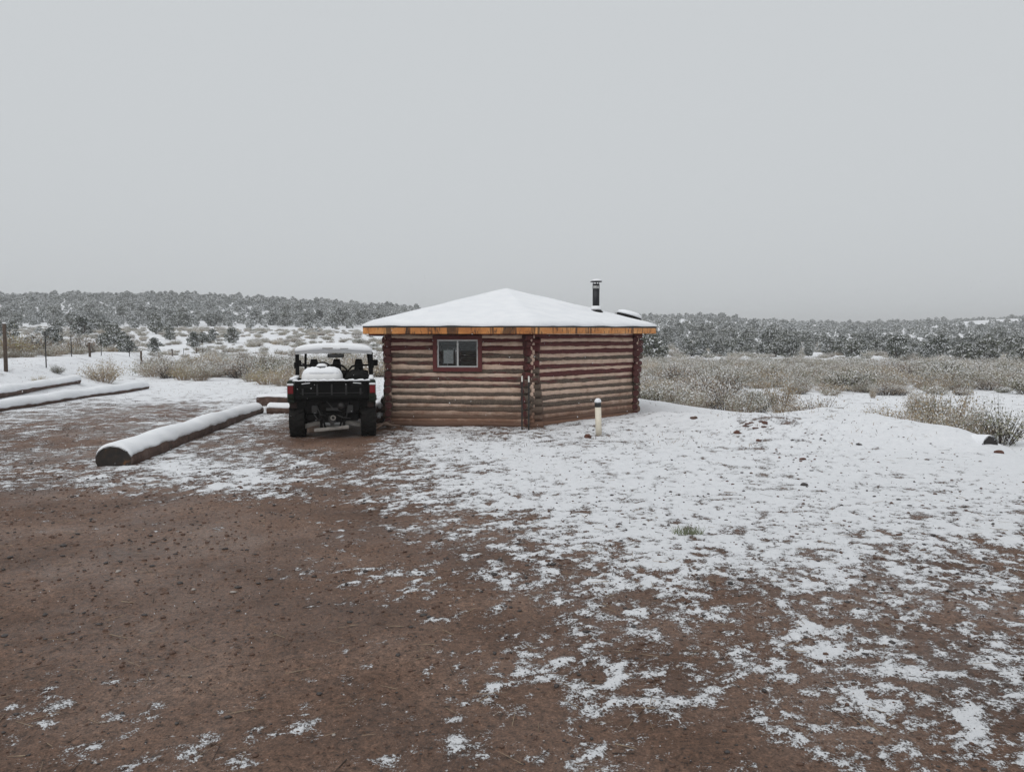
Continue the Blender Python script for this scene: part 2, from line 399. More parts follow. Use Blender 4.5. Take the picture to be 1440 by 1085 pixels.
# ------------------------------------------------------------------ log cabin
def cabin_mats():
    # painted logs: dark red paint worn to grey wood lower down
    m, nt, b = new_mat('cabin_log')
    g = N(nt, 'ShaderNodeNewGeometry'); sx = N(nt, 'ShaderNodeSeparateXYZ'); nt.links.new(g.outputs['Position'], sx.inputs[0])
    n = noise(nt, 3.0, 5, .7, 'Object', 0, (1, 1, 6)); n2 = noise(nt, 30, 5, .7)
    oi = N(nt, 'ShaderNodeObjectInfo')
    def ma(op, a_, c_):
        q = N(nt, 'ShaderNodeMath', operation=op)
        for i, s in enumerate((a_, c_)):
            if hasattr(s, 'is_output'): nt.links.new(s, q.inputs[i])
            else: q.inputs[i].default_value = s
        return q.outputs[0]
    f = ma('ADD', ma('MULTIPLY', ma('SUBTRACT', sx.outputs[2], 1.05), .9), ma('MULTIPLY', ma('SUBTRACT', n.outputs['Fac'], .5), 2.2))
    f = ma('ADD', f, ma('MULTIPLY', ma('SUBTRACT', oi.outputs['Random'], .5), .9))
    fr = ramp(nt, f, [(.0, 0.), (.25, 1.)])
    wood = ramp(nt, n2.outputs['Fac'], [(.3, (.045, .031, .023)), (.7, (.150, .110, .082))])
    red = ramp(nt, n2.outputs['Fac'], [(.3, (.055, .010, .010)), (.75, (.135, .028, .025))])
    mud = ramp(nt, ma('ADD', sx.outputs[2], ma('MULTIPLY', n.outputs['Fac'], .35)), [(.28, 1.), (.62, 0.)])
    c = mixc(nt, fr.outputs[0], wood.outputs[0], red.outputs[0])
    c = mixc(nt, mud.outputs[0], c, (.15, .080, .052))
    nt.links.new(c, b.inputs['Base Color']); b.inputs['Roughness'].default_value = .8
    bump(nt, b, n2.outputs['Fac'], .5, .012)
    m, nt, b = new_mat('log_end')
    n = noise(nt, 14, 5, .7)
    r = ramp(nt, n.outputs['Fac'], [(.3, (.035, .010, .010)), (.62, (.105, .03, .027)), (.8, (.17, .085, .065))])
    nt.links.new(r.outputs[0], b.inputs['Base Color']); b.inputs['Roughness'].default_value = .85; bump(nt, b, n.outputs['Fac'], .6, .02)
    m, nt, b = new_mat('chinking')
    g = N(nt, 'ShaderNodeNewGeometry'); sx = N(nt, 'ShaderNodeSeparateXYZ'); nt.links.new(g.outputs['Position'], sx.inputs[0])
    n = noise(nt, 5, 6, .7); n2 = noise(nt, 40, 4, .7)
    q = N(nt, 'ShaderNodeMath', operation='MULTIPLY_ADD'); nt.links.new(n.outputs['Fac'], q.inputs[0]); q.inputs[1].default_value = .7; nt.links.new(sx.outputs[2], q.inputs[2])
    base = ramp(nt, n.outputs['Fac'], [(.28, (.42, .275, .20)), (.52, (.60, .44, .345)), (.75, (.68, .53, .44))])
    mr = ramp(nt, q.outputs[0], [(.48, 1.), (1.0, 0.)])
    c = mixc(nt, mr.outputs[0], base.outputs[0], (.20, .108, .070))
    nt.links.new(c, b.inputs['Base Color']); b.inputs['Roughness'].default_value = .9; bump(nt, b, n2.outputs['Fac'], .6, .012)
    # fascia: orange stained pine with dark weathering bars
    m, nt, b = new_mat('fascia')
    n = noise(nt, 2.2, 5, .7); n2 = noise(nt, 14, 4, .7, 'Object', 0, (1, 1, .35)); n3 = noise(nt, 5, 3, .6, 'Object', 0, (1.3, 1.3, .15))
    r = ramp(nt, n.outputs['Fac'], [(.3, (.38, .130, .030)), (.5, (.54, .215, .055)), (.7, (.70, .37, .14))])
    k = ramp(nt, n3.outputs['Fac'], [(.39, .10), (.46, 1.)]); k2 = ramp(nt, n2.outputs['Fac'], [(.36, .2), (.47, 1.)])
    mu = N(nt, 'ShaderNodeMix', data_type='RGBA', blend_type='MULTIPLY'); mu.inputs[0].default_value = .85
    nt.links.new(r.outputs[0], mu.inputs[6]); nt.links.new(k.outputs[0], mu.inputs[7])
    mu2 = N(nt, 'ShaderNodeMix', data_type='RGBA', blend_type='MULTIPLY'); mu2.inputs[0].default_value = .9
    nt.links.new(mu.outputs[2], mu2.inputs[6]); nt.links.new(k2.outputs[0], mu2.inputs[7])
    nt.links.new(mu2.outputs[2], b.inputs['Base Color']); b.inputs['Roughness'].default_value = .55
cabin_mats()
simple('soffit', (.10, .055, .04), (.05, .028, .02), .8, 8)
simple('roofing', (.05, .05, .055), (.03, .03, .03), .7, 20)
simple('red_trim', (.135, .020, .018), (.085, .014, .013), .6, 20)
simple('aluminium', (.62, .62, .60), (.5, .5, .5), .4, 30, .2, 0)
simple('black_pipe', (.022, .023, .028), (.014, .015, .018), .45, 30, .5, .05)
simple('galvanised', (.45, .46, .45), (.3, .3, .3), .4, 30, .6, .05)
simple('rubber', (.010, .010, .010), (.020, .017, .015), .75, 25, 0, .15, .01, .1)
simple('interior', (.10, .075, .06), (.06, .045, .036), .9, 5)
simple('paper', (.78, .78, .76), (.30, .31, .30), .8, 45, 0, 0)
m, nt, b = new_mat('glass')
gl = N(nt, 'ShaderNodeBsdfGlossy', Roughness=.02); tr = N(nt, 'ShaderNodeBsdfTransparent'); tr.inputs[0].default_value = (.90, .92, .93, 1)
fn = N(nt, 'ShaderNodeFresnel', IOR=1.5); ms = N(nt, 'ShaderNodeMixShader')
nt.links.new(fn.outputs[0], ms.inputs[0]); nt.links.new(tr.outputs[0], ms.inputs[1]); nt.links.new(gl.outputs[0], ms.inputs[2])
nt.links.new(ms.outputs[0], nt.nodes['Material Output'].inputs['Surface'])

cab = thing('log_cabin', 'low log cabin with mud chinking, orange fascia and snow covered roof', 'cabin', (0.1, 18.5, 0))
WALLV = [(-2.60, 15.72), (0.40, 15.42), (2.93, 17.9), (2.75, 20.8), (-0.6, 22.0), (-2.9, 19.2)]
PITCHZ = .159
def log_ring(c, u_perp, r, seg, ph, seed, t):
    pts = []
    for k in range(seg):
        a = 2 * math.pi * k / seg
        rr = r * (1 + .06 * math.sin(2 * a + ph) + .035 * math.sin(t * 3.1 + a * 3 + seed) + .02 * math.sin(t * 9 + seed * 2 + a))
        pts.append(c + u_perp * (rr * math.cos(a)) + Vector((0, 0, 1)) * (rr * math.sin(a)))
    return pts
def make_log(P, Q, z, r0, r1, parent, seed, nseg=26):
    mb = MB(); P = Vector((*P, z)); Q = Vector((*Q, z)); u = (Q - P); L = u.length; u.normalize(); n = Vector((u.y, -u.x, 0))
    rings = []
    for i in range(nseg + 1):
        t = i / nseg; c = P.lerp(Q, t) + n * (.010 * math.sin(t * 5 + seed)) + Vector((0, 0, .008 * math.sin(t * 4 + seed * 1.7)))
        rings.append(log_ring(c, n, (r0 + (r1 - r0) * t), 14, seed, seed, t * L))
    # worn edge at the ends
    for e, sgn in ((0, -1), (-1, 1)):
        cc = sum((Vector(p) for p in rings[e]), Vector()) / 14
        ring2 = [cc + (p - cc) * .86 + u * sgn * .012 for p in rings[e]]
        if e == 0: rings.insert(0, ring2)
        else: rings.append(ring2)
    mb.loft(rings, True, False)
    mb.mi = 1
    mb.poly(rings[0][::-1]); mb.poly(rings[-1])
    return mb.build('log', ['cabin_log', 'log_end'], parent, True, True)
def make_chink(P, Q, z, parent, seed, nseg=56, hgt=.062):
    mb = MB(); P = Vector((*P, 0)); Q = Vector((*Q, 0)); u = (Q - P); L = u.length; u.normalize(); n = Vector((u.y, -u.x, 0)); rings = []
    for i in range(nseg + 1):
        t = i / nseg; s = t * L
        w = lambda k, f: float(perlin(np.array([s * f + seed * 7.3]), np.array([k * 3.1 + seed * 1.9]), 2)[0])
        up = hgt + .022 * w(1, 5) + .012 * w(4, 16); dn = hgt + .022 * w(2, 5) + .012 * w(5, 16); o = .0728 + .020 * w(3, 4) + .012 * w(6, 14)
        prof = [(-.06, -dn), (o - .028, -dn * 1.0), (o - .004, -dn * .6), (o + .006, 0), (o - .004, up * .6), (o - .034, up * 1.0), (-.06, up)]
        base = P + u * s
        rings.append([base + n * a_ + Vector((0, 0, z + b_)) for a_, b_ in prof])
    mb.loft(rings, True, True)
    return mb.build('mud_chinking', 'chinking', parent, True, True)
WIN = {0: (on_y(613, 500, 15.6).x, on_y(676, 500, 15.6).x, on_y(644, 519, 15.55).z, on_y(644, 474.5, 15.55).z)}
def wall(i, rows=13):
    P = Vector(WALLV[i]); Q = Vector(WALLV[(i + 1) % 6]); u = (Q - P); L = u.length; u = u / L
    opening = None
    if i == 0:
        x0, x1, z0, z1 = WIN[0]; opening = ((x0 - P.x) / u.x + .04, (x1 - P.x) / u.x - .04, z0 + .04, z1 - .04)
    if i == 4: opening = (L * .5 - .36, L * .5 + .36, 1.04, 1.60)
    off = 0.0 if i % 2 == 0 else PITCHZ / 2
    vis = i in (0, 1, 2, 5)
    for k in range(rows):
        z = .055 + off + k * PITCHZ; seed = i * 17 + k * 1.37
        rr = (.0775 if i else .0785) + .009 * math.sin(seed * 3.3); r0, r1 = (rr + .006, rr - .005) if k % 2 else (rr - .005, rr + .006)
        e0 = .20 + .05 * math.sin(seed * 5.1); e1 = .20 + .05 * math.cos(seed * 4.3)
        if i == 0: e0 = .085 + .02 * math.sin(seed * 5.1)
        if k == rows - 1: e0, e1 = e0 + (.30 if i == 0 else .12), e1 + .10
        A, Bq = P - u * e0, Q + u * e1
        spans = [(A, Bq)]
        if opening and z > opening[2] - .06 and z < opening[3] + .06:
            spans = [(A, P + u * opening[0]), (P + u * opening[1], Bq)]
        for sA, sB in spans: make_log(sA, sB, z, r0, r1, cab, seed, 26 if vis else 8)
        zc = z + PITCHZ / 2
        if k < rows - 1:
            spans = [(P - u * .07, Q + u * .07)]
            if opening and zc > opening[2] - .05 and zc < opening[3] + .05:
                spans = [(P - u * .07, P + u * opening[0]), (P + u * opening[1], Q + u * .07)]
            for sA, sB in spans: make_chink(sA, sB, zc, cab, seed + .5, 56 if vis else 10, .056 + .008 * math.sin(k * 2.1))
    if off:   # sill of packed mud below the raised first log
        make_chink(P, Q, .045, cab, i + 40, 40, .06)
    return P, u, opening
for i in range(6):
    wd = wall(i)
    if i in (0, 4):
        P, u, op = wd; n = Vector((u.y, -u.x)) ; z0, z1 = op[2], op[3]
        def wp(s, z, o): q = P + u * s + n * o; return Vector((q.x, q.y, z))
        wnd = MB(); s0, s1 = op[0], op[1]
        fw = .032
        o_ = .055
        for (a_, b_) in (((s0, z0 + fw / 2), (s1, z0 + fw / 2)), ((s0, z1 - fw / 2), (s1, z1 - fw / 2))):
            wnd.bar(wp(a_[0], a_[1], o_), wp(b_[0], b_[1], o_), .05, fw, bev=.004)
        for s in (s0 + fw / 2, (s0 + s1) / 2, s1 - fw / 2):
            wnd.bar(wp(s, z0 + fw, o_), wp(s, z1 - fw, o_), fw if s != (s0 + s1) / 2 else .036, .046, up=(n.x, n.y, 0), bev=.004)
        w_ = wnd.build('window', 'aluminium', cab, False, True)
        for a_, b_, oo in ((s0 + fw, (s0 + s1) / 2 - .02, .05), ((s0 + s1) / 2 + .02, s1 - fw, .038)):
            MB().bar(wp(a_, (z0 + z1) / 2, oo), wp(b_, (z0 + z1) / 2, oo), .004, z1 - z0 - 2 * fw).build('pane', 'glass', w_, False, True)
        if i == 0:   # pale sheet stuck inside the left pane
            pa = on_y(624, 511, 15.58); pz = on_y(638, 492, 15.58); k0, k1 = (pa.x - P.x) / u.x, (pz.x - P.x) / u.x
            MB().bar(wp(k0, (pa.z + pz.z) / 2, .030), wp(k1, (pa.z + pz.z) / 2, .030), .003, pz.z - pa.z).build('paper_sheet', 'paper', w_, False, True, 'pale mottled sheet behind the left pane')
        tw = .085
        for (p_, q_) in ((wp(s0 - tw, z0 - tw / 2, .105), wp(s1 + tw, z0 - tw / 2, .105)), (wp(s0 - tw, z1 + tw / 2, .105), wp(s1 + tw, z1 + tw / 2, .105))):
            MB().bar(p_, q_, .04, tw, bev=.005).build('trim_board', 'red_trim', w_, False, True)
        for s in (s0 - tw / 2, s1 + tw / 2):
            MB().bar(wp(s, z0, .103), wp(s, z1, .103), tw, .038, up=(n.x, n.y, 0), bev=.005).build('trim_board', 'red_trim', w_, False, True)
        # jamb lining between trim and logs
        lin = MB()
        for s in (s0 - .012, s1 + .012): lin.bar(wp(s, z0, 0), wp(s, z1, 0), .02, .2, up=(n.x, n.y, 0))
        for z in (z0 - .012, z1 + .012): lin.bar(wp(s0, z, 0), wp(s1, z, 0), .2, .02)
        lin.build('lining', 'red_trim', w_, False, True)
# floor inside
fl = MB(); fl.loft([[Vector((x, y, z)) for x, y in WALLV] for z in (.0, .04)]); fl.build('floor', 'interior', cab, False, True)
# roof
EA = [Vector((*on_y(510, 457, 15.3).xy, 2.115)), Vector((*on_y(755.5, 457, 14.85).xy, 2.115)), Vector((*on_y(923, 458, 17.7).xy, 2.13)),
      Vector((3.3, 21.4, 2.12)), Vector((-.7, 22.7, 2.12)), Vector((-3.45, 19.4, 2.115))]
APEX = Vector((on_y(712, 405, 18.7).x, 18.7, on_y(712, 405, 18.7).z - .05))
def roof_rings(dz, scale, nr, nseg, wob=0, rim=0, seed=1):
    rings = []
    for j in range(1, nr + 1):
        t = j / nr * scale; ring = []
        for i in range(6):
            for k in range(nseg):
                e = EA[i].lerp(EA[(i + 1) % 6], k / nseg)
                p = APEX.lerp(e, t) + Vector((0, 0, dz))
                if wob:
                    nn = float(fbm(np.array([p.x * 1.3]), np.array([p.y * 1.3]), 3, seed)[0]); p.z += wob * nn
                    if rim and j == nr: p.z -= rim * .62
                ring.append(p)
        rings.append(ring)
    return rings
mb = MB(); rr_ = roof_rings(-.02, 1.0, 1, 1)[0]; lo = [p - Vector((0, 0, .03)) for p in rr_]
up_ = [mb.bm.verts.new(p) for p in rr_]; dn_ = [mb.bm.verts.new(p) for p in lo]; ax = mb.bm.verts.new(APEX - Vector((0, 0, .02))); al = mb.bm.verts.new(APEX - Vector((0, 0, .06)))
for i in range(6):
    j = (i + 1) % 6
    mb.bm.faces.new((up_[i], up_[j], ax)); mb.bm.faces.new((dn_[j], dn_[i], al)); mb.bm.faces.new((up_[j], up_[i], dn_[i], dn_[j]))
roof = mb.build('roof', 'roofing', cab, False, True)
mb = MB(); rings = roof_rings(.055, 1.004, 16, 26, .024, .050); base = [p - Vector((0, 0, .035)) for p in rings[-1]]
a_ = mb.bm.verts.new(APEX + Vector((0, 0, .05))); vr = [[mb.bm.verts.new(p) for p in r] for r in rings + [base]]; n_ = len(rings[0])
for i in range(n_): mb.bm.faces.new((vr[0][i], vr[0][(i + 1) % n_], a_))
for A, Bv in zip(vr, vr[1:]):
    for i in range(n_): mb.bm.faces.new((A[i], Bv[i], Bv[(i + 1) % n_], A[(i + 1) % n_]))
mb.build('roof_snow', 'snow_fine', roof, True, True)
# fascia boards, soffit boards
for i in range(6):
    P, Q = EA[i].copy(), EA[(i + 1) % 6].copy(); u = (Q - P).normalized(); n = Vector((u.y, -u.x, 0))
    sub = MB(); dz = Vector((0, 0, -.105))
    sub.bar(P + dz - n * .02 + u * .004, Q + dz - n * .02 - u * .004, .036, .145, bev=.004)
    sub.build('fascia_board', 'fascia', cab, False, True)
    Wp, Wq = Vector((*WALLV[i], 0)), Vector((*WALLV[(i + 1) % 6], 0)); zt = 2.02
    s_ = MB(); a_, b_, c_, d_ = [Vector((p.x, p.y, zt)) for p in (P - n * .04, Q - n * .04, Wq, Wp)]
    up1 = [p + Vector((0, 0, .02)) for p in (a_, b_, c_, d_)]; s_.loft([[a_, b_, c_, d_], up1]); s_.build('soffit', 'soffit', cab, False, True)
# stovepipe on the roof
def roof_z(x, y):
    p = Vector((x, y))
    for i in range(6):
        a_, b_ = EA[i], EA[(i + 1) % 6]; c_ = APEX
        M = Matrix(((a_.x - c_.x, b_.x - c_.x), (a_.y - c_.y, b_.y - c_.y)))
        s = M.inverted() @ (p - Vector((c_.x, c_.y)))
        if s.x >= -1e-6 and s.y >= -1e-6: return c_.z + s.x * (a_.z - c_.z) + s.y * (b_.z - c_.z)
    return 2.1
pp = on_y(838, 437, 17.85); sx_, sy_ = pp.x, 17.85; zb = roof_z(sx_, sy_); ztop = on_y(838, 394, 17.85).z
sp = MB(); sp.lathe([(.082, zb - .05), (.082, ztop - .19)], (sx_, sy_, 0), seg=18); sp = sp.build('stovepipe', 'black_pipe', cab, True, True)
fz = MB(); fz.lathe([(.20, zb - .06), (.17, zb + .03), (.12, zb + .08), (.10, zb + .085)], (sx_, sy_, 0), seg=18); fz.build('flashing', 'rubber', sp, True, True)
fz = MB(); fz.lathe([(.12, zb + .07), (.13, zb + .12), (.10, zb + .165), (.084, zb + .17)], (sx_, sy_, 0), seg=18); fz.build('snow_collar', 'snow', sp, True, True)
fz = MB(); fz.lathe([(.09, ztop - .20), (.09, ztop - .13)], (sx_, sy_, 0), seg=18); fz.build('pipe_band', 'galvanised', sp, True, True)
fz = MB(); fz.lathe([(.083, ztop - .13), (.083, ztop - .085)], (sx_, sy_, 0), seg=18)
for k in range(3):
    a = 2.1 * k + .5; fz.bar((sx_ + .07 * math.cos(a), sy_ + .07 * math.sin(a), ztop - .09), (sx_ + .08 * math.cos(a), sy_ + .08 * math.sin(a), ztop - .03), .02, .006)
fz.build('pipe_collar', 'black_pipe', sp, True, True)
fz = MB(); fz.lathe([(.135, ztop - .045), (.14, ztop - .03), (.05, ztop + .0), (.005, ztop + .005)], (sx_, sy_, 0), seg=18); cp = fz.build('rain_cap', 'black_pipe', sp, True, True)
fz = MB(); fz.lathe([(.132, ztop - .022), (.10, ztop + .012), (.05, ztop + .028), (.004, ztop + .032)], (sx_ + .015, sy_, 0), seg=18); fz.build('snow_cap', 'snow', sp, True, True)
# tyre lying on the back of the roof
tx, ty = 2.93, 18.95; tz = roof_z(tx, ty)
tyr = thing('old_tire', 'old black tyre lying on the snowy roof behind the stovepipe', 'tire', (tx, ty, tz + .05)); tyr.rotation_euler = (R(-1), R(16), 0)
tp = [(.17, .0), (.25, -.0), (.31, .03), (.325, .09), (.31, .15), (.25, .18), (.17, .175), (.16, .09), (.17, .0)]
MB().lathe(tp, seg=28, cap=False).build('tread', 'rubber', tyr, True)
MB().lathe([(.325, .12), (.30, .19), (.22, .225), (.12, .215), (.004, .20)], seg=28).build('snow_cap', 'snow', tyr, True)

# ------------------------------------------------------------------ big timber logs on the ground
def bark_mats():
    m, nt, b = new_mat('bark')
    n = noise(nt, 6, 6, .7, 'Object'); n2 = noise(nt, 45, 5, .7)
    r = ramp(nt, n.outputs['Fac'], [(.3, (.030, .018, .013)), (.52, (.085, .045, .032)), (.72, (.16, .115, .095))])
    nt.links.new(r.outputs[0], b.inputs['Base Color']); b.inputs['Roughness'].default_value = .85; bump(nt, b, n2.outputs['Fac'], .7, .02)
    m, nt, b = new_mat('cut_end')
    n = noise(nt, 9, 4, .6); r = ramp(nt, n.outputs['Fac'], [(.38, (.014, .011, .010)), (.60, (.028, .019, .013)), (.68, (.13, .055, .018))])
    nt.links.new(r.outputs[0], b.inputs['Base Color']); b.inputs['Roughness'].default_value = .8; bump(nt, b, n.outputs['Fac'], .5, .02)
    m, nt, b = new_mat('black_end')
    b.inputs['Base Color'].default_value = (.016, .014, .014, 1); n = noise(nt, 20, 4, .6); b.inputs['Roughness'].default_value = .8; bump(nt, b, n.outputs['Fac'], .6, .02)
    r = ramp(nt, n.outputs['Fac'], [(.3, (.010, .009, .009)), (.75, (.03, .022, .02))]); nt.links.new(r.outputs[0], b.inputs['Base Color'])
bark_mats()
def timber(name, label, P, Q, r0, r1, snow=.05, bury=.35, group=None, arc=(28, 158), end='cut_end', nseg=60, seed=1, lift=0, zfix=None):
    P = Vector(P); Q = Vector(Q)
    t_ = thing(name, label, 'log', (P.x, P.y, gz(P.x, P.y)), 0, group)
    u = Vector((Q.x - P.x, Q.y - P.y, 0)); L = u.length; u.normalize(); n = Vector((u.y, -u.x, 0)); seg = 20
    def cen(t):
        x, y = P.x + (Q.x - P.x) * t, P.y + (Q.y - P.y) * t
        r = r0 + (r1 - r0) * t; w = .03 * math.sin(t * 4 + seed)
        zg = gz(P.x, P.y) * (1 - t) + gz(Q.x, Q.y) * t if zfix is None else zfix - .12 * t
        return Vector((x, y, zg + r * (1 - 2 * bury) + lift)) + n * w, r
    def rad(a, t, r): return r * (1 + .05 * math.sin(2 * a + t * 4 + seed) + .03 * math.sin(3 * a + t * L * 1.9) + .012 * math.sin(t * L * 7 + a * 5))
    mb = MB(); rings = []
    for i in range(nseg + 1):
        t = i / nseg; c, r = cen(t)
        rings.append([c + n * (rad(a, t, r) * math.cos(a)) + Vector((0, 0, rad(a, t, r) * math.sin(a))) for a in [2 * math.pi * k / seg for k in range(seg)]])
    mb.loft(rings, True, False); mb.mi = 1; mb.poly(rings[0][::-1]); mb.poly(rings[-1])
    mb.build('trunk', ['bark', end], t_, True, True)
    if snow:
        mb = MB(); rings = []; ns = nseg * 3
        a0, a1 = R(arc[0]), R(arc[1]); ka = 14
        for i in range(ns + 1):
            t = i / ns; c, r = cen(t); s = t * L
            w0 = .22 * float(fbm(np.array([s * 2.2]), np.array([seed * 3.3]), 3, 11)[0]); w1 = .22 * float(fbm(np.array([s * 2.2]), np.array([seed * 3.3 + 9]), 3, 12)[0])
            b0, b1 = a0 + w0, a1 + w1; ring = []; endf = min(1, min(t, 1 - t) * L / .05) ** .5
            for k in range(ka + 1):
                f = k / ka; a = b0 + (b1 - b0) * f; th = snow * (max(0, math.sin(math.pi * f)) ** .45) * (.9 + .3 * math.sin(s * 3 + seed)) * (.35 + .65 * endf) - .004
                rr = rad(a, t, r) + th; ring.append(c + n * (rr * math.cos(a)) + Vector((0, 0, rr * math.sin(a))))
            for k in range(ka, -1, -3):
                f = k / ka; a = b0 + (b1 - b0) * f; rr = rad(a, t, r) - .012; ring.append(c + n * (rr * math.cos(a)) + Vector((0, 0, rr * math.sin(a))))
            rings.append(ring)
        mb.loft(rings, True, True); mb.build('snow_cap', 'snow', t_, True, True)
    return t_
LP, LQ = on_z(157, 655, 0), on_z(361, 581, 0)
timber('timber_log', 'thick snow capped log edging the parking bay, its dark sawn end facing out', (LP.x, LP.y), (LQ.x, LQ.y), .245, .18, .042, .36, 'logs edging the parking bays', (18, 165), seed=2)
Z1, Z2 = on_z(367, 583, 0), on_z(545, 583, 0)
timber('timber_log', 'lower snow capped log lying crosswise behind the utility vehicle', (Z1.x + .1, Z1.y + .25), (-2.95, Z1.y + .25), .15, .15, .05, .25, 'logs edging the parking bays', (22, 158), 'cut_end', 40, 3)
U1 = on_z(362, 572, 0)
timber('timber_log', 'brown log with patchy snow lying beyond the crosswise snow capped log', (on_y(362, 560, 20.3).x, 20.3), (-4.2, 20.5), .155, .16, .035, .1, 'logs edging the parking bays', (40, 150), 'cut_end', 40, 5)
timber('timber_log', 'long snow capped log beside the driveway, dark bare flank toward the lane', (-12.85, 13.0), (on_z(212, 546, 0).x, 26.6), .18, .16, .06, .28, 'logs beside the driveway', (-2, 168), seed=7)
timber('timber_log', 'snow capped log lying behind the long driveway log, toward the fence', (-14.0, 14.0), (on_z(120, 546, 0).x, 26.4), .18, .16, .06, .28, 'logs beside the driveway', (5, 168), seed=9)
c1 = on_z(1379, 632, 0)
timber('timber_log', 'half buried log under snow at the pad edge, its black round end showing', (c1.x + .10, c1.y - .12), (c1.x - .42, c1.y + 1.3), .185, .17, .022, .5, None, (-15, 190), 'black_end', 16, 4, 0, .07)

# ------------------------------------------------------------------ marker pipe and two stakes by the cabin
simple('pvc', (.72, .66, .55), (.62, .56, .46), .5, 9, 0, .03)
simple('black_tape', (.012, .012, .013), (.02, .02, .02), .6, 20)
simple('steel_dark', (.014, .013, .013), (.026, .022, .02), .6, 25, 0)
simple('paint_white', (.72, .70, .64), (.6, .58, .54), .6, 25)
pb = on_z(842, 610, .02)
pipe = thing('standpipe', 'cream plastic standpipe with black band and snow cap before the cabin', 'pipe', (pb.x, pb.y, gz(pb.x, pb.y))); pipe.rotation_euler = (0, R(-2.0), 0)
MB().lathe([(.060, -.15), (.060, .535)], seg=20).build('tube', 'pvc', pipe, True)
MB().lathe([(.058, .535), (.062, .54), (.062, .625), (.052, .632)], seg=20).build('black_band', 'black_tape', pipe, True)
MB().lathe([(.064, .625), (.066, .65), (.052, .685), (.025, .703), (.003, .706)], seg=20).build('snow_cap', 'snow', pipe, True)
for px_, yb, yt, lab in ((734.0, 605, 529, 'thin dark stake with white tip at the cabin corner, left of its pair'), (743.5, 606, 530, 'thin dark stake with white tip before the stacked log ends at the cabin corner')):
    lab = lab.replace(', left of its pair', ' before the mud chinked wall')
    q = on_z(px_, yb, 0); h = on_y(px_, yt, q.y).z
    st = thing('stake', lab, 'stake', (q.x, q.y, gz(q.x, q.y)), 0, 'stakes at the cabin corner')
    m_ = MB(); m_.bar((0, 0, -.2), (0, 0, h - .12), .030, .006); m_.bar((0, .012, -.2), (0, .012, h - .12), .006, .024); m_.build('shaft', 'steel_dark', st)
    m_ = MB(); m_.bar((0, 0, h - .12), (0, 0, h), .032, .008, bev=.001); m_.bar((0, .013, h - .12), (0, .013, h - .002), .008, .024); m_.build('tip', 'paint_white', st)

# ------------------------------------------------------------------ scrap wood between vehicle and cabin
simple('old_wood', (.23, .16, .12), (.09, .055, .04), .85, 14)
def scrap(P, Q, r, lab, snow=True):
    P, Q = Vector(P), Vector(Q); t_ = thing('firewood_log', lab, 'firewood', P, 0, 'scrap wood at the cabin wall')
    MB().tube([P.lerp(Q, k / 6) + Vector((0, 0, .01 * math.sin(k))) for k in range(7)], [r * (1 + .08 * math.sin(k * 2)) for k in range(7)], 10).build('trunk', ['bark'], t_, True, True)
    if snow:
        MB().tube([P.lerp(Q, k / 8) + Vector((0, 0, r * .62)) for k in range(9)], [r * .4] + [r * .75 * (1 + .1 * math.sin(k * 3)) for k in range(7)] + [r * .4], 10).build('snow_cap', 'snow', t_, True, True)
scrap((-3.05, 17.3, .10), (-2.86, 16.0, .10), .10, 'snowy firewood log on the ground between vehicle and cabin')
scrap((-3.10, 17.5, .28), (-2.90, 16.3, .28), .09, 'upper snowy firewood log leaning against the cabin side')
scrap((-2.98, 17.6, .44), (-2.86, 16.6, .46), .08, 'topmost snow heaped firewood log beside the cabin corner')
for k, (a_, b_, lab) in enumerate((((-2.95, 15.0, .04), (-2.45, 15.4, .10), 'grey weathered stick lying at the foot of the cabin corner'), ((-2.85, 15.3, .06), (-2.3, 15.25, .05), 'short brown stick on the earth below the cabin corner'),
                         ((-2.75, 14.95, .03), (-2.55, 15.5, .12), 'splintered board end propped at the cabin corner'))):
    o = MB().tube([a_, (Vector(a_) + Vector(b_)) / 2 + Vector((0, 0, .02)), b_], [.025, .03, .018], 7).build('stick', 'old_wood', None, True); tag(o, lab, 'stick', 'scrap wood at the cabin wall')

# ------------------------------------------------------------------ utility vehicle (local: x right, y forward, z up, tyres' rear plane near y = 0)
simple('utv_black', (.0045, .0045, .005), (.008, .0075, .007), .5, 18, 0, .1, .01, .08)
simple('utv_green', (.008, .015, .006), (.006, .009, .005), .4, 18, 0, .03, .01, .3)
simple('utv_plastic', (.006, .006, .006), (.011, .010, .009), .6, 30, 0, .1, .01, .08)
simple('utv_frame', (.005, .005, .0055), (.010, .008, .007), .5, 20, 0, .1, .01, .08)
simple('muddy_steel', (.33, .31, .285), (.17, .15, .135), .6, 12, 0)
simple('utv_lifted_black', (.012, .012, .013), (.022, .020, .019), .5, 12, 0, .1)  # lighter black; on the tailgate it paints highlights into the colour
simple('rust_mud', (.032, .012, .009), (.015, .008, .006), .8, 14)
simple('rim', (.05, .05, .052), (.03, .03, .03), .5, 20, .4)
simple('red_lens', (.19, .005, .010), (.14, .004, .008), .22, 30, 0, 0)
simple('poly_white', (.74, .74, .74), (.66, .66, .67), .55, 8, 0, .05)
simple('roof_plastic', (.055, .057, .06), (.04, .04, .04), .5, 14)
simple('mirror_glass', (.12, .125, .13), (.10, .10, .10), .15, 14, .6, 0)
ub = on_z(468.5, 616, 0)
UZ = gz(ub.x, ub.y + .5)
utv = thing('utility_vehicle', 'black side by side utility vehicle with snow covered roof parked beside the cabin', 'vehicle', (ub.x, ub.y - .05, UZ - .015), R(10.5))
def part(mb, name, mat, parent=utv, smooth=False, label=None): return mb.build(name, mat, parent, smooth, False, label)
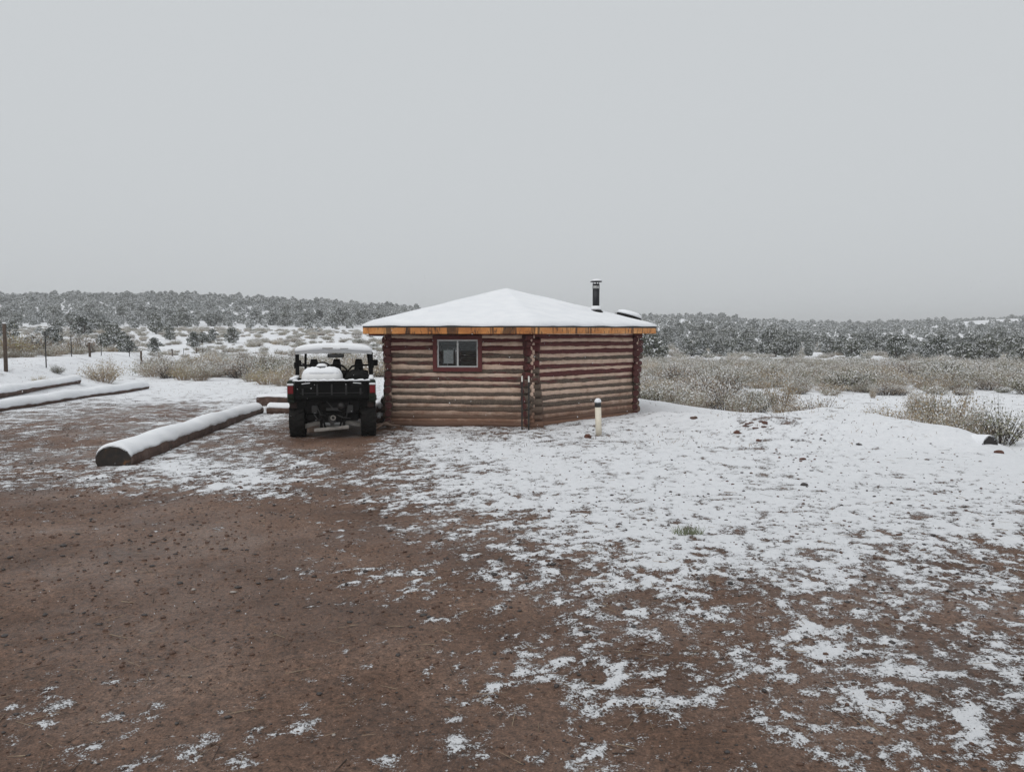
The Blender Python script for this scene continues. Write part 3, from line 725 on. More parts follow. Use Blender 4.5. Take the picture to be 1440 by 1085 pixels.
# wheels
def wheel(x, y, s):
    w = thing('wheel', None, None); w.parent = utv; w.location = (x, y, .345)
    hw = .145
    prof = [(.20, -hw * .8), (.27, -hw), (.325, -hw * .92), (.338, -hw * .6), (.340, 0), (.338, hw * .6), (.325, hw * .92), (.27, hw), (.20, hw * .8)]
    t = MB(); t.lathe(prof, axis='x', seg=36, cap=False)
    for k in range(18):
        a = 2 * math.pi * k / 18
        for sg in (-1, 1):
            aa = a + (.17 if sg > 0 else 0); c = Vector((sg * .075, .345 * math.cos(aa), .345 * math.sin(aa)))
            t.box(c, (.125, .055, .026), Matrix.Rotation(aa - math.pi / 2, 3, 'X') @ Matrix.Rotation(sg * .45, 3, 'Z'), .004)
    part(t, 'tyre', 'rubber', w, False)
    r_ = MB(); r_.lathe([(.02, -.06), (.17, -.06), (.205, -.11), (.205, .11), (.17, .05), (.02, .04)], axis='x', seg=24); part(r_, 'rim', 'rim', w, True)
for x in (-.655, .655):
    for y in (.50, 2.42): wheel(x, y, x)
# chassis and underbody
c = MB(); c.box((0, 1.5, .40), (.95, 2.5, .16), None, .03); c.box((0, .55, .62), (1.0, .8, .26), None, .04); part(c, 'chassis', 'utv_frame')
c = MB(); c.box((0, .35, .47), (.50, .40, .34), None, .05); c.lathe([(.10, -.28), (.13, -.24), (.13, .24), (.10, .28)], (0.05, .22, .60), 'x', 16); part(c, 'engine_cover', 'utv_frame')
c = MB(); c.lathe([(.03, .02), (.065, .05), (.065, .30)], (.16, .02, .62), 'y', 14); part(c, 'exhaust', 'steel_dark', utv, True)
for s in (-1, 1):
    a_ = MB(); a_.bar((s * .22, .34, .30), (s * .53, .40, .215), .13, .085, bev=.015); part(a_, 'suspension_arm', 'muddy_steel')
    a_ = MB(); a_.tube([(s * .20, .44, .42), (s * .52, .46, .385)], .018, 8); a_.tube([(s * .20, .56, .42), (s * .52, .50, .385)], .018, 8); part(a_, 'upper_arm', 'steel_dark', utv, True)
    a_ = MB(); a_.tube([(s * .50, .46, .33), (s * .38, .44, .88)], .028, 8)
    for k in range(9):
        t = .25 + k * .075; p = Vector((s * .50, .46, .33)).lerp(Vector((s * .38, .44, .88)), t); a_.tube([p - Vector((0, 0, .012)), p + Vector((0, 0, .012))], .052, 12)
    part(a_, 'shock_absorber', 'rust_mud', utv, True)
    a_ = MB(); a_.tube([(s * .12, .45, .345), (s * .56, .48, .345)], .022, 8); part(a_, 'drive_shaft', 'steel_dark', utv, True)
    a_ = MB(); a_.bar((s * .205, .14, .60), (s * .205, .14, .20), .05, .05, bev=.006); a_.bar((s * .205, .12, .46), (s * .13, .10, .22), .035, .03, bev=.006); part(a_, 'frame_rail', 'utv_frame')
c = MB(); c.bar((-.33, .10, .175), (.30, .10, .225), .18, .055, bev=.012); part(c, 'skid_plate', 'muddy_steel')
c = MB(); c.box((0, .06, .37), (.13, .05, .13), None, .012); c.box((0, .02, .30), (.065, .14, .065), None, .008); part(c, 'hitch_receiver', 'steel_dark')
c = MB(); c.lathe([(.05, 0), (.05, .012), (.028, .012), (.028, 0)], (0.015, .02, .405), 'y', 18, False); part(c, 'tow_ring', 'muddy_steel', utv, True)
c = MB(); c.box((0, .055, .56), (.22, .012, .05), None, .004); part(c, 'reflector_bar', 'utv_lifted_black')
for k, (x0, z0, x1, z1) in enumerate(((-.30, .66, -.12, .44), (.30, .70, .22, .40), (-.10, .70, .18, .52), (.06, .46, .34, .38), (-.34, .48, -.20, .36))):
    part(MB().tube([(x0, .12, z0), ((x0 + x1) / 2, .06, min(z0, z1) + .02), (x1, .10, z1)], .011, 7), 'cable', 'utv_lifted_black', utv, True)
for x in (-.32, .33):
    part(MB().box((x, .10, .56), (.10, .05, .14), None, .01), 'bracket', 'utv_lifted_black')
# mud flaps / inner fender
for s in (-1, 1):
    a_ = MB(); a_.box((s * .60, .22, .70), (.36, .05, .26), None, .02); a_.box((s * .645, .50, .735), (.34, .72, .07), None, .03); part(a_, 'fender', 'utv_plastic')
    a_ = MB(); a_.box((s * .70, .20, .66), (.12, .06, .17), None, .02); part(a_, 'mud_flap', 'rust_mud')
# cargo bed
bed = MB(); bed.box((0, .58, .77), (1.42, 1.02, .05), None, .01); bed.box((0, 1.07, .93), (1.42, .05, .32), None, .012)
for s in (-1, 1):
    bed.box((s * .715, .58, .945), (.07, 1.04, .34), None, .02)
bedo = part(bed, 'cargo_bed', 'utv_plastic')
for s in (-1, 1):
    q = MB(); q.box((s * .735, .12, .925), (.13, .22, .36), None, .045); q.box((s * .735, .15, .73), (.125, .16, .10), None, .03); part(q, 'bed_corner', 'utv_green')
    q = MB(); q.box((s * .738, .012, .935), (.105, .03, .155), None, .014); part(q, 'tail_light', 'red_lens')
    q = MB(); q.box((s * .738, .03, 1.03), (.12, .10, .035), None, .014); part(q, 'light_snow', 'snow')
tg = MB(); tg.box((0, .05, .925), (1.30, .05, .33), None, .012)
tg.box((0, .018, 1.065), (1.22, .045, .05), None, .012); tg.box((0, .02, .80), (1.20, .04, .045), None, .01)
tgo = part(tg, 'tailgate', 'utv_black')
for x in (-.52, -.26, 0, .26, .52): part(MB().box((x, .018, .93), (.03, .026, .20), None, .008), 'rib', 'utv_lifted_black', tgo)  # ribs lightened so their edges carry a painted highlight
part(MB().box((0, .016, .865), (1.14, .016, .010), None, .003), 'highlight_line', 'utv_lifted_black', tgo)  # thin lighter strip painting a highlight line across the tailgate
for s in (-1, 1):
    q = MB(); q.box((s * .46, .006, 1.02), (.20, .03, .03), Quaternion((0, 1, 0), s * .15), .008); q.box((s * .46, .012, .985), (.22, .05, .06), None, .01); part(q, 'latch_handle', 'utv_plastic', tgo)
    q = MB(); q.box((s * .46, -.002, 1.047), (.15, .03, .014), Quaternion((0, 1, 0), s * .1), .006); q.box((s * .42, .0, .995), (.08, .022, .012), Quaternion((0, 1, 0), s * .2), .005); part(q, 'handle_snow', 'snow', tgo)
q = MB(); rings = []
for k in range(41):
    x = -.70 + 1.40 * k / 40; h = .028 + .010 * math.sin(k * 1.3) + .006 * math.sin(k * 3.7)
    if k in (0, 40): h *= .3
    rings.append([(x, -.005, 1.088), (x, .0, 1.088 + h * .7), (x, .045, 1.088 + h), (x, .09, 1.088 + h * .7), (x, .10, 1.088)])
q.loft(rings); part(q, 'tailgate_snow', 'snow', utv, True)
for s in (-1, 1):
    q = MB(); rings = []
    for k in range(25):
        y = .06 + 1.0 * k / 24; h = .03 + .008 * math.sin(k * 1.7); rings.append([(s * .715 - .05, y, 1.11), (s * .715 - .035, y, 1.11 + h), (s * .715 + .035, y, 1.11 + h), (s * .715 + .055, y, 1.105)])
    q.loft(rings); part(q, 'rail_snow', 'snow', utv, True)
# cab body: side panels, hood, dash, floor
for s in (-1, 1):
    q = MB(); q.box((s * .70, 1.62, .50), (.10, 1.0, .22), None, .03); q.box((s * .70, 2.42, .88), (.16, .80, .20), None, .06); part(q, 'side_panel', 'utv_green')
q = MB(); q.box((0, 2.50, .86), (1.30, .80, .30), None, .08); q.box((0, 2.95, .62), (1.1, .16, .40), None, .06); part(q, 'hood', 'utv_green')
q = MB(); q.box((0, 2.08, 1.0), (1.32, .16, .26), None, .05); part(q, 'dashboard', 'utv_plastic')
q = MB(); q.box((0, 1.6, .48), (1.3, 1.0, .05), None, .01); part(q, 'floor', 'utv_plastic')
# seats with headrests
for x in (-.40, .04, .47):
    q = MB(); q.box((x, 1.52, .72), (.40, .44, .14), None, .05); q.box((x, 1.27, .98), (.38, .12, .50), Quaternion((1, 0, 0), -.12), .05)
    st = part(q, 'seat', 'utv_plastic')
    q = MB(); rings = []
    for z, wd, dp in ((1.22, .085, .04), (1.26, .088, .05), (1.34, .082, .052), (1.42, .068, .05), (1.455, .058, .035)):
        rings.append([(x - wd, 1.22 - dp, z), (x + wd, 1.22 - dp, z), (x + wd, 1.22 + dp, z), (x - wd, 1.22 + dp, z)])
    q.loft(rings); part(q, 'headrest', 'utv_black', st)
# roll cage
RT = 1.60
for s in (-1, 1):
    q = MB(); q.bar((s * .715, 1.12, .85), (s * .715, 1.14, RT), .075, .07, bev=.02); q.bar((s * .73, 1.11, 1.28), (s * .73, 1.11, 1.40), .085, .06, bev=.01)
    part(q, 'rear_post', 'utv_black')
    q = MB(); q.tube([(s * .69, 2.75, 1.02), (s * .67, 2.42, 1.32), (s * .64, 2.20, RT)], .026, 10); part(q, 'front_post', 'utv_frame', utv, True)
    q = MB(); q.tube([(s * .71, 1.14, RT), (s * .64, 2.20, RT)], .026, 10); part(q, 'roof_rail', 'utv_frame', utv, True)
q = MB(); q.tube([(-.71, 1.15, 1.335), (-.40, 1.16, 1.335), (-.30, 1.16, 1.32), (-.19, 1.16, 1.28), (-.12, 1.16, 1.32), (0.0, 1.16, 1.345), (.10, 1.16, 1.345), (.17, 1.16, 1.31), (.26, 1.16, 1.22), (.34, 1.16, 1.31), (.42, 1.16, 1.335), (.71, 1.15, 1.335)], .021, 8)
q.tube([(.26, 1.16, 1.22), (.26, 1.16, .95)], .03, 8); q.tube([(.26, 1.16, 1.225), (.14, 1.16, 1.17)], .024, 8); part(q, 'shoulder_bar', 'utv_frame', utv, True)
q = MB(); q.tube([(-.70, 1.14, RT), (.70, 1.14, RT)], .026, 10); q.tube([(-.63, 2.2, RT), (.63, 2.2, RT)], .026, 10); part(q, 'cross_bar', 'utv_frame', utv, True)
q = MB(); rr = []
for k in range(28):
    a = 2 * math.pi * k / 28; rr.append(Vector((-.28 + .18 * math.cos(a), 1.84 + .08 * math.sin(a), 1.20 + .165 * math.sin(a))))
q.tube(rr + [rr[0]], .017, 8); q.tube([rr[0], rr[14]], .014, 6); q.tube([(-.28, 1.84, 1.2), (-.28, 2.05, 1.08)], .022, 8); part(q, 'steering_wheel', 'utv_black', utv, True)
q = MB(); q.box((-.02, 2.10, 1.50), (.34, .035, .085), None, .015); q.bar((-.02, 2.12, 1.53), (-.02, 2.16, 1.60), .02, .02); mi_ = part(q, 'rear_view_mirror', 'utv_plastic')
q = MB(); q.box((-.02, 2.08, 1.50), (.31, .006, .065), None, .001); part(q, 'mirror_glass', 'mirror_glass', mi_)
for s in (-1, 1):
    q = MB(); q.box((s * .80, 2.3, 1.34), (.11, .05, .13), None, .02); q.bar((s * .76, 2.32, 1.34), (s * .68, 2.36, 1.32), .02, .02); part(q, 'side_mirror', 'utv_plastic')
# dark clutter behind the right seat back: folded tarp
q = MB(); rings = []
for k in range(13):
    t = k / 12; x = .22 + .46 * t; h = .10 + .13 * math.sin(math.pi * t) ** .6 * (1 + .15 * math.sin(k * 2.3)); rings.append([(x, .74, 1.0), (x, .76, 1.03 + h * .7), (x, .9, 1.04 + h), (x, 1.02, 1.03 + h * .8), (x, 1.03, 1.0)])
q.loft(rings); q.box((.45, .88, .90), (.46, .28, .26), None, .02)
tarp = q.build('tarp_bundle', 'utv_black', None, True); tarp.matrix_world = Matrix.Translation(utv.location) @ Matrix.Rotation(R(10.5), 4, 'Z')
tag(tarp, 'dark bundle on the right side of the cargo bed', 'bundle')
# roof shell with snow
def roof_shell(z0, z1, y0, y1, wd, name, mat, crown=.03, rnd=.05, wob=0):
    q = MB(); rings = []; ny_ = 14; nx_ = 24
    for j in range(ny_ + 1):
        y = y0 + (y1 - y0) * j / ny_; e = min(1, min(j, ny_ - j) / .9) ** .4
        ring = []
        for k in range(nx_ + 1):
            f = -1 + 2 * k / nx_; x = f * wd; ed = (1 - abs(f) ** 10)
            z = z0 + (z1 - z0) * (.62 + .38 * e) * (.55 + .45 * ed) + crown * (1 - f * f)
            if wob: z += wob * float(perlin(np.array([x * 5.]), np.array([y * 5.]), 3)[0])
            ring.append((x, y, z))
        for k in range(nx_, -1, -1):
            f = -1 + 2 * k / nx_; ring.append((f * wd * .995, y, z0 + crown * .8 * (1 - f * f)))
        rings.append(ring)
    q.loft(rings); return q.build(name, mat, utv, True)
roof_shell(RT - .045, RT + .065, .98, 2.42, .735, 'roof_panel', 'poly_white', .035)
roof_shell(RT + .00, RT + .13, .965, 2.40, .742, 'roof_snow', 'snow', .04, wob=.012)
# thin grey gap where the snow slid off the back edge
q = MB(); q.box((-.12, .957, RT + .075), (.20, .016, .018), None, .003); q.box((.20, .957, RT + .07), (.16, .016, .012), None, .003); part(q, 'roof_edge', 'muddy_steel')
# white tank in the bed (a load: own thing)
tk = thing('water_tank', 'white plastic spray tank with round lid dusted with snow in the cargo bed', 'tank', (ub.x, ub.y - .05, UZ + .78), R(10.5))
q = MB(); prof = [(.02, -.385), (.14, -.375), (.215, -.33), (.25, -.24), (.255, -.05), (.25, 0), (.255, .05), (.25, .24), (.215, .33), (.14, .375), (.02, .385)]
q.lathe([(r_, h_) for r_, h_ in prof], (-.20, .55, .255), 'x', 32)
q.build('tank_body', 'poly_white', tk, True)
q = MB(); q.lathe([(.10, .0), (.10, .035), (.095, .05), (.003, .055)], (-.21, .55, .50), 'z', 20); q.build('lid', 'utv_plastic', tk, True)
q = MB(); q.lathe([(.10, .04), (.085, .075), (.05, .095), (.003, .10)], (-.21, .55, .50), 'z', 20); q.build('lid_snow', 'snow', tk, True)
q = MB(); rings = []
for k in range(31):
    x = -.375 + .75 * k / 30; ec = math.sqrt(max(0.02, 1 - (abs(x) / .39) ** 5)); ring = []
    for j in range(13):
        a = R(38 + 104 * j / 12); rr = .255 * ec + .028 * math.sin(math.pi * j / 12) ** .5 * (1 + .2 * math.sin(k * 1.9 + j)); ring.append((-.20 + x, .55 - rr * math.cos(a), .255 + rr * math.sin(a)))
    for j in range(12, -1, -3): a = R(38 + 104 * j / 12); rr = .24 * ec; ring.append((-.20 + x, .55 - rr * math.cos(a), .255 + rr * math.sin(a)))
    rings.append(ring)
q.loft(rings); q.build('tank_snow', 'snow', tk, True)

simple('post_wood', (.11, .075, .055), (.045, .03, .022), .85, 14)
# ------------------------------------------------------------------ fence on the left
def fence_post(px, top, base, wood, h, lab):
    D = h * F0 / (base - top); p = on_y(px, base, D); x, y = p.x, D
    z = gz(x, y); ztop = on_y(px, top, D).z
    t_ = thing('fence_post', lab, 'fence post', (x, y, z), random.uniform(0, 3), 'posts of the wire fence')
    hh = max(.6, ztop - z)
    if wood:
        MB().tube([(0, 0, -.3), (.01, 0, hh * .5), (0.02, .01, hh)], [.06, .058, .055], 10, jitter=.04).build('shaft', 'post_wood', t_, True)
        MB().lathe([(.053, hh - .002), (.05, hh + .03), (.03, hh + .045), (.003, hh + .047)], (.02, .01, 0), seg=10).build('snow_cap', 'snow', t_, True)
    else:
        m_ = MB(); m_.bar((0, 0, -.3), (0, 0, hh), .042, .008); m_.bar((0, .016, -.3), (0, .016, hh), .008, .034); m_.build('shaft', 'steel_dark', t_)
    return Vector((x, y, z)), hh
posts = [fence_post(*a) for a in (
    (-40, 442, 508, True, 1.45, 'tall wooden fence post beyond the snowy driveway logs'),
    (8, 455, 514, True, 1.4, 'thick wooden fence post with snow cap on the bank by the driveway logs'),
    (65, 466, 514, False, 1.3, 'thin steel fence post between the thick wooden post and the tan bush'),
    (101, 472, 509, False, 1.3, 'thin steel fence post behind the small green tuft and tan bush'),
    (127, 481, 517, True, 1.35, 'wooden fence post rising behind the tan bush'),
    (143, 478, 512, False, 1.35, 'faint thin steel fence post behind the tan bush'),
    (183, 494, 522, False, 1.25, 'faint thin steel fence post beside a short wooden post'),
    (199, 493, 524, True, 1.25, 'short dark wooden fence post standing clear of the bushes'),
    (243, 497, 517, True, 1.2, 'far small wooden fence post behind tan brush'),
    (259, 500, 518, False, 1.2, 'far thin steel fence post among the brush'),
    (277, 501, 518, True, 1.2, 'farthest small wooden fence post among the brush'))]
posts_s = sorted(posts, key=lambda p: p[0].y)
for f in (.35, .65, .93):
    m_ = MB(); m_.tube([p + Vector((0, 0, h * f)) for p, h in posts_s if True], .0035, 4)
    o = m_.build('fence_wire', 'steel_dark'); tag(o, {.35: 'lowest', .65: 'middle', .93: 'topmost'}[f] + ' wire strand strung along the fence posts', 'wire', 'wires of the fence')

# ------------------------------------------------------------------ vegetation prototypes
def leaf_mat(name, c1, c2, rough=.8):
    m, nt, b = new_mat(name); oi = N(nt, 'ShaderNodeObjectInfo'); n = noise(nt, 7, 3, .7)
    q = N(nt, 'ShaderNodeMath', operation='ADD'); nt.links.new(oi.outputs['Random'], q.inputs[0]); nt.links.new(n.outputs['Fac'], q.inputs[1])
    r = ramp(nt, q.outputs[0], [(.5, c1), (1.5, c2)]); 
    sc = N(nt, 'ShaderNodeMath', operation='MULTIPLY'); nt.links.new(q.outputs[0], sc.inputs[0]); sc.inputs[1].default_value = .5
    nt.links.new(sc.outputs[0], r.inputs[0]); r.color_ramp.elements[0].position = .25; r.color_ramp.elements[1].position = .75
    nt.links.new(r.outputs[0], b.inputs['Base Color']); b.inputs['Roughness'].default_value = rough; b.inputs['Specular IOR Level'].default_value = .2
    return m
leaf_mat('juniper_dark', (.030, .040, .026), (.070, .080, .052))
leaf_mat('juniper_light', (.10, .11, .08), (.15, .155, .115))
leaf_mat('sage_leaf', (.34, .32, .265), (.47, .44, .37))
leaf_mat('sage_green', (.15, .155, .105), (.23, .225, .16))
leaf_mat('brush_tan', (.36, .285, .19), (.48, .40, .285))
leaf_mat('brush_brown', (.25, .19, .145), (.37, .295, .23))
leaf_mat('brush_yellow', (.32, .285, .16), (.42, .37, .22))
leaf_mat('rime', (.62, .62, .615), (.74, .74, .745), .8)
leaf_mat('frost', (.72, .735, .76), (.80, .81, .83), .8)
simple('wood_bark', (.07, .05, .04), (.04, .03, .025), .9, 20)

def rand_quads(c, size, up_bias, r, aspect=1.6, dirs=None):
    """leaf quads at centres c; returns verts, faces, upness"""
    n = len(c); v = r.normal(size=(n, 3)); v /= np.linalg.norm(v, axis=1)[:, None]
    if dirs is not None: a = dirs + .55 * v
    else: a = v
    a /= np.linalg.norm(a, axis=1)[:, None]
    w = r.normal(size=(n, 3)); b = np.cross(a, w); b /= np.linalg.norm(b, axis=1)[:, None]
    nn = np.cross(a, b); s = size * r.uniform(.6, 1.35, n)
    a = a * (s * aspect)[:, None]; b = b * s[:, None]
    V = np.stack([c - a - b * .7, c + a * .2 - b, c + a, c - a * .3 + b], 1).reshape(-1, 3)
    F = np.arange(4 * n).reshape(n, 4); return V, F, np.abs(nn[:, 2])
def juniper(seed, nclump=46, per=42, w=1.0, h=1.0, leaf=.055, frost=1.0):
    """crown about 1 m radius / 2 m tall in unit space, built of leafy clumps"""
    r = np.random.default_rng(seed)
    C = []; 
    for k in range(nclump):
        a = r.uniform(0, 2 * np.pi); t = r.uniform(0.03, 1) ** .8
        prof = (math.sin(math.pi * min(1, (t * .80 + .20))) ** .55) * (1 - .12 * t)
        rad = prof * math.sqrt(r.uniform(.25, 1)) * (.85 + .3 * math.sin(a * 3 + seed))
        C.append((w * rad * math.cos(a), w * rad * math.sin(a), h * (.12 + 1.75 * t)))
    C = np.array(C); cr = r.uniform(.16, .30, nclump)
    P = np.repeat(C, per, 0); d = r.normal(size=P.shape); d /= np.linalg.norm(d, axis=1)[:, None]
    rad = np.repeat(cr, per) * r.uniform(.35, 1, len(P)) ** .5
    pts = P + d * rad[:, None] * np.array([1, 1, .8])
    pts[:, 2] = np.maximum(pts[:, 2], .04)
    V, F, up = rand_quads(pts, leaf, 0, r, 1.7)
    top = (d[:, 2] * .5 + .5); pr = frost * (.27 + .50 * top ** 1.3) * r.uniform(.5, 1.3, nclump).repeat(per)
    x = r.random(len(pts)); mi = np.where(x < pr, 2, np.where(r.random(len(pts)) < .38, 1, 0))
    crown = np_mesh('juniper_crown', V, F, ['juniper_dark', 'juniper_light', 'frost'], mi)
    mb = MB()
    for k in range(4):
        a = k * 1.6 + seed; mb.tube([(0.02 * k, 0, -.12), (.10 * math.cos(a), .10 * math.sin(a), .35), (.30 * math.cos(a), .30 * math.sin(a), .85), (.45 * math.cos(a), .45 * math.sin(a), 1.3)], [.075, .06, .04, .015], 6)
    me2 = bpy.data.meshes.new('juniper_trunk'); mb.bm.to_mesh(me2); mb.bm.free(); me2.materials.append(MATS['wood_bark'])
    return crown, me2
def brush(seed, kind, nst=95, per=22, leaf=.0135, h=.75, spread=.62, snow=.35):
    """shrub of upright radiating stems, about 1.2 m wide, 0.75 m tall"""
    r = np.random.default_rng(seed); V = []; Fc = []; M = []; off = 0
    mats = {'sage': ['sage_leaf', 'sage_green', 'rime', 'brush_brown'], 'tan': ['brush_tan', 'sage_leaf', 'rime', 'brush_brown'],
            'yellow': ['brush_yellow', 'brush_tan', 'rime', 'brush_brown'], 'green': ['sage_green', 'sage_leaf', 'rime', 'wood_bark'],
            'twig': ['brush_brown', 'sage_leaf', 'rime', 'wood_bark']}[kind]
    lc, ld, lt = [], [], []
    for k in range(nst):
        a = r.uniform(0, 2 * np.pi); q = math.sqrt(r.uniform(0, 1)); lean = q * 1.12
        L = h * (1.0 - .12 * q) * r.uniform(.80, 1.06) * (1 + .16 * math.sin(2 * a + seed) + .1 * math.sin(5 * a + seed * 2))
        d = np.array([math.cos(a) * math.sin(lean) * spread * 1.5, math.sin(a) * math.sin(lean) * spread * 1.5, math.cos(lean * .85)])
        b0 = np.array([math.cos(a) * .24 * q, math.sin(a) * .24 * q, -.03]); tip = b0 + d * L; mid = b0 + d * L * .5 + np.array([0, 0, .04])
        side = np.cross(d, r.normal(size=3)); side /= np.linalg.norm(side); wd = .0075
        V += [b0 - side * wd, b0 + side * wd, mid + side * wd * .8, mid - side * wd * .8, tip + side * wd * .3, tip - side * wd * .3]
        Fc += [[off, off + 1, off + 2, off + 3], [off + 3, off + 2, off + 4, off + 5]]; M += [3, 3]; off += 6
        tt = r.uniform(.14, 1.03, per) ** .72 ; j = r.normal(size=(per, 3)) * .065 * (.5 + tt[:, None] * .8)
        base = b0 + np.outer(tt, d * L) + np.where(tt < .5, 1, 0)[:, None] * 0 + j; base[:, 2] += .04 * np.sin(np.pi * tt)
        lc.append(base); ld.append(np.repeat(d[None], per, 0)); lt.append(tt)
    lc = np.concatenate(lc); ld = np.concatenate(ld); lt = np.concatenate(lt); lc[:, 2] = np.maximum(lc[:, 2], .015)
    ld = ld / np.linalg.norm(ld, axis=1)[:, None]
    v2, f2, up = rand_quads(lc, leaf * 1.15, 0, r, 1.25)
    x = r.random(len(lc)); hh = np.clip(lc[:, 2] / h, 0, 1); pr = snow * (.20 + 1.9 * hh ** 1.6) * (lt > .62) * (.6 + .5 * up)  # rime lies on the upper leaves, and its whitening also paints clump shading
    mi = np.where(x < pr, 2, np.where(r.random(len(lc)) < .32, 1, 0))
    mi = np.where((lt < .55) & (mi != 2) & (r.random(len(lc)) < .6), 3, mi)  # low leaves go twig brown, which also paints shade into the clump base
    return np_mesh('brush_' + kind, np.concatenate([np.array(V), v2]), np.concatenate([np.array(Fc), f2 + off]), mats, np.concatenate([M, mi]))
JUN = [juniper(s, n_, 80, w_, h_, .038, .62) for s, n_, w_, h_ in ((11, 66, 1.0, .92), (12, 60, .92, 1.05), (13, 72, 1.12, .85), (14, 58, .85, 1.15))]
JUN_FAR = [juniper(s, 40, 36, w_, h_, .055) for s, w_, h_ in ((21, 1.0, .95), (22, .9, 1.1), (23, 1.1, .85))]
BR = {'sage': [brush(31, 'sage', snow=.5), brush(32, 'sage', snow=.45)], 'tan': [brush(33, 'tan', snow=.42), brush(34, 'tan', snow=.36)],
      'yellow': [brush(35, 'yellow', snow=.3)], 'green': [brush(36, 'green', 80, 20, .015, snow=.42)], 'twig': [brush(37, 'twig', 95, 18, snow=.5)]}
BR_FAR = {k: [brush(50 + i, k, 70, 16, .019, .55, .70, .5)] for i, k in enumerate(('sage', 'tan', 'twig', 'green'))}

SHAPES = ['round crowned', 'tall bushy', 'broad low', 'narrow upright']
def put_tree(x, y, s, lab, grp=None, var=None, z=None):
    v = var if var is not None else random.randrange(4); cm, tm = JUN[v]
    if grp:
        w_ = ('large ' if s > 1.4 else 'small ' if s < 1.12 else '') + SHAPES[v]; lab = w_ + ' ' + lab; grp = grp + ', ' + w_
    t_ = link(bpy.data.objects.new('juniper_tree', None)); t_.location = (x, y, (gz(x, y) if z is None else z) - .03); t_.rotation_euler = (0, 0, random.uniform(0, 6.28))
    sx = s * random.uniform(.92, 1.1); t_.scale = (sx, sx, s); tag(t_, lab, 'tree', grp)
    for nm, me_ in (('crown', cm), ('trunk', tm)):
        o = link(bpy.data.objects.new(nm, me_)); o.parent = t_
    return t_
def put_brush(x, y, w, h, kind, lab, cat='shrub', grp=None):
    me_ = random.choice(BR[kind]); o = link(bpy.data.objects.new({'yellow': 'rabbitbrush', 'tan': 'rabbitbrush'}.get(kind, 'sagebrush'), me_))
    o.location = (x, y, gz(x, y) - .02); o.rotation_euler = (0, 0, random.uniform(0, 6.28)); o.scale = (w / 1.2, w / 1.2, h / .75); tag(o, lab, cat, grp); return o
def brush_px(px, D, wpx, hpx, kind, lab, grp=None):
    if px > 900: hpx *= 1.28; wpx *= 1.12
    x = (px - 720) / F0 * D; return put_brush(x, D, wpx / F0 * D, hpx / F0 * D, kind, lab, 'shrub', grp)

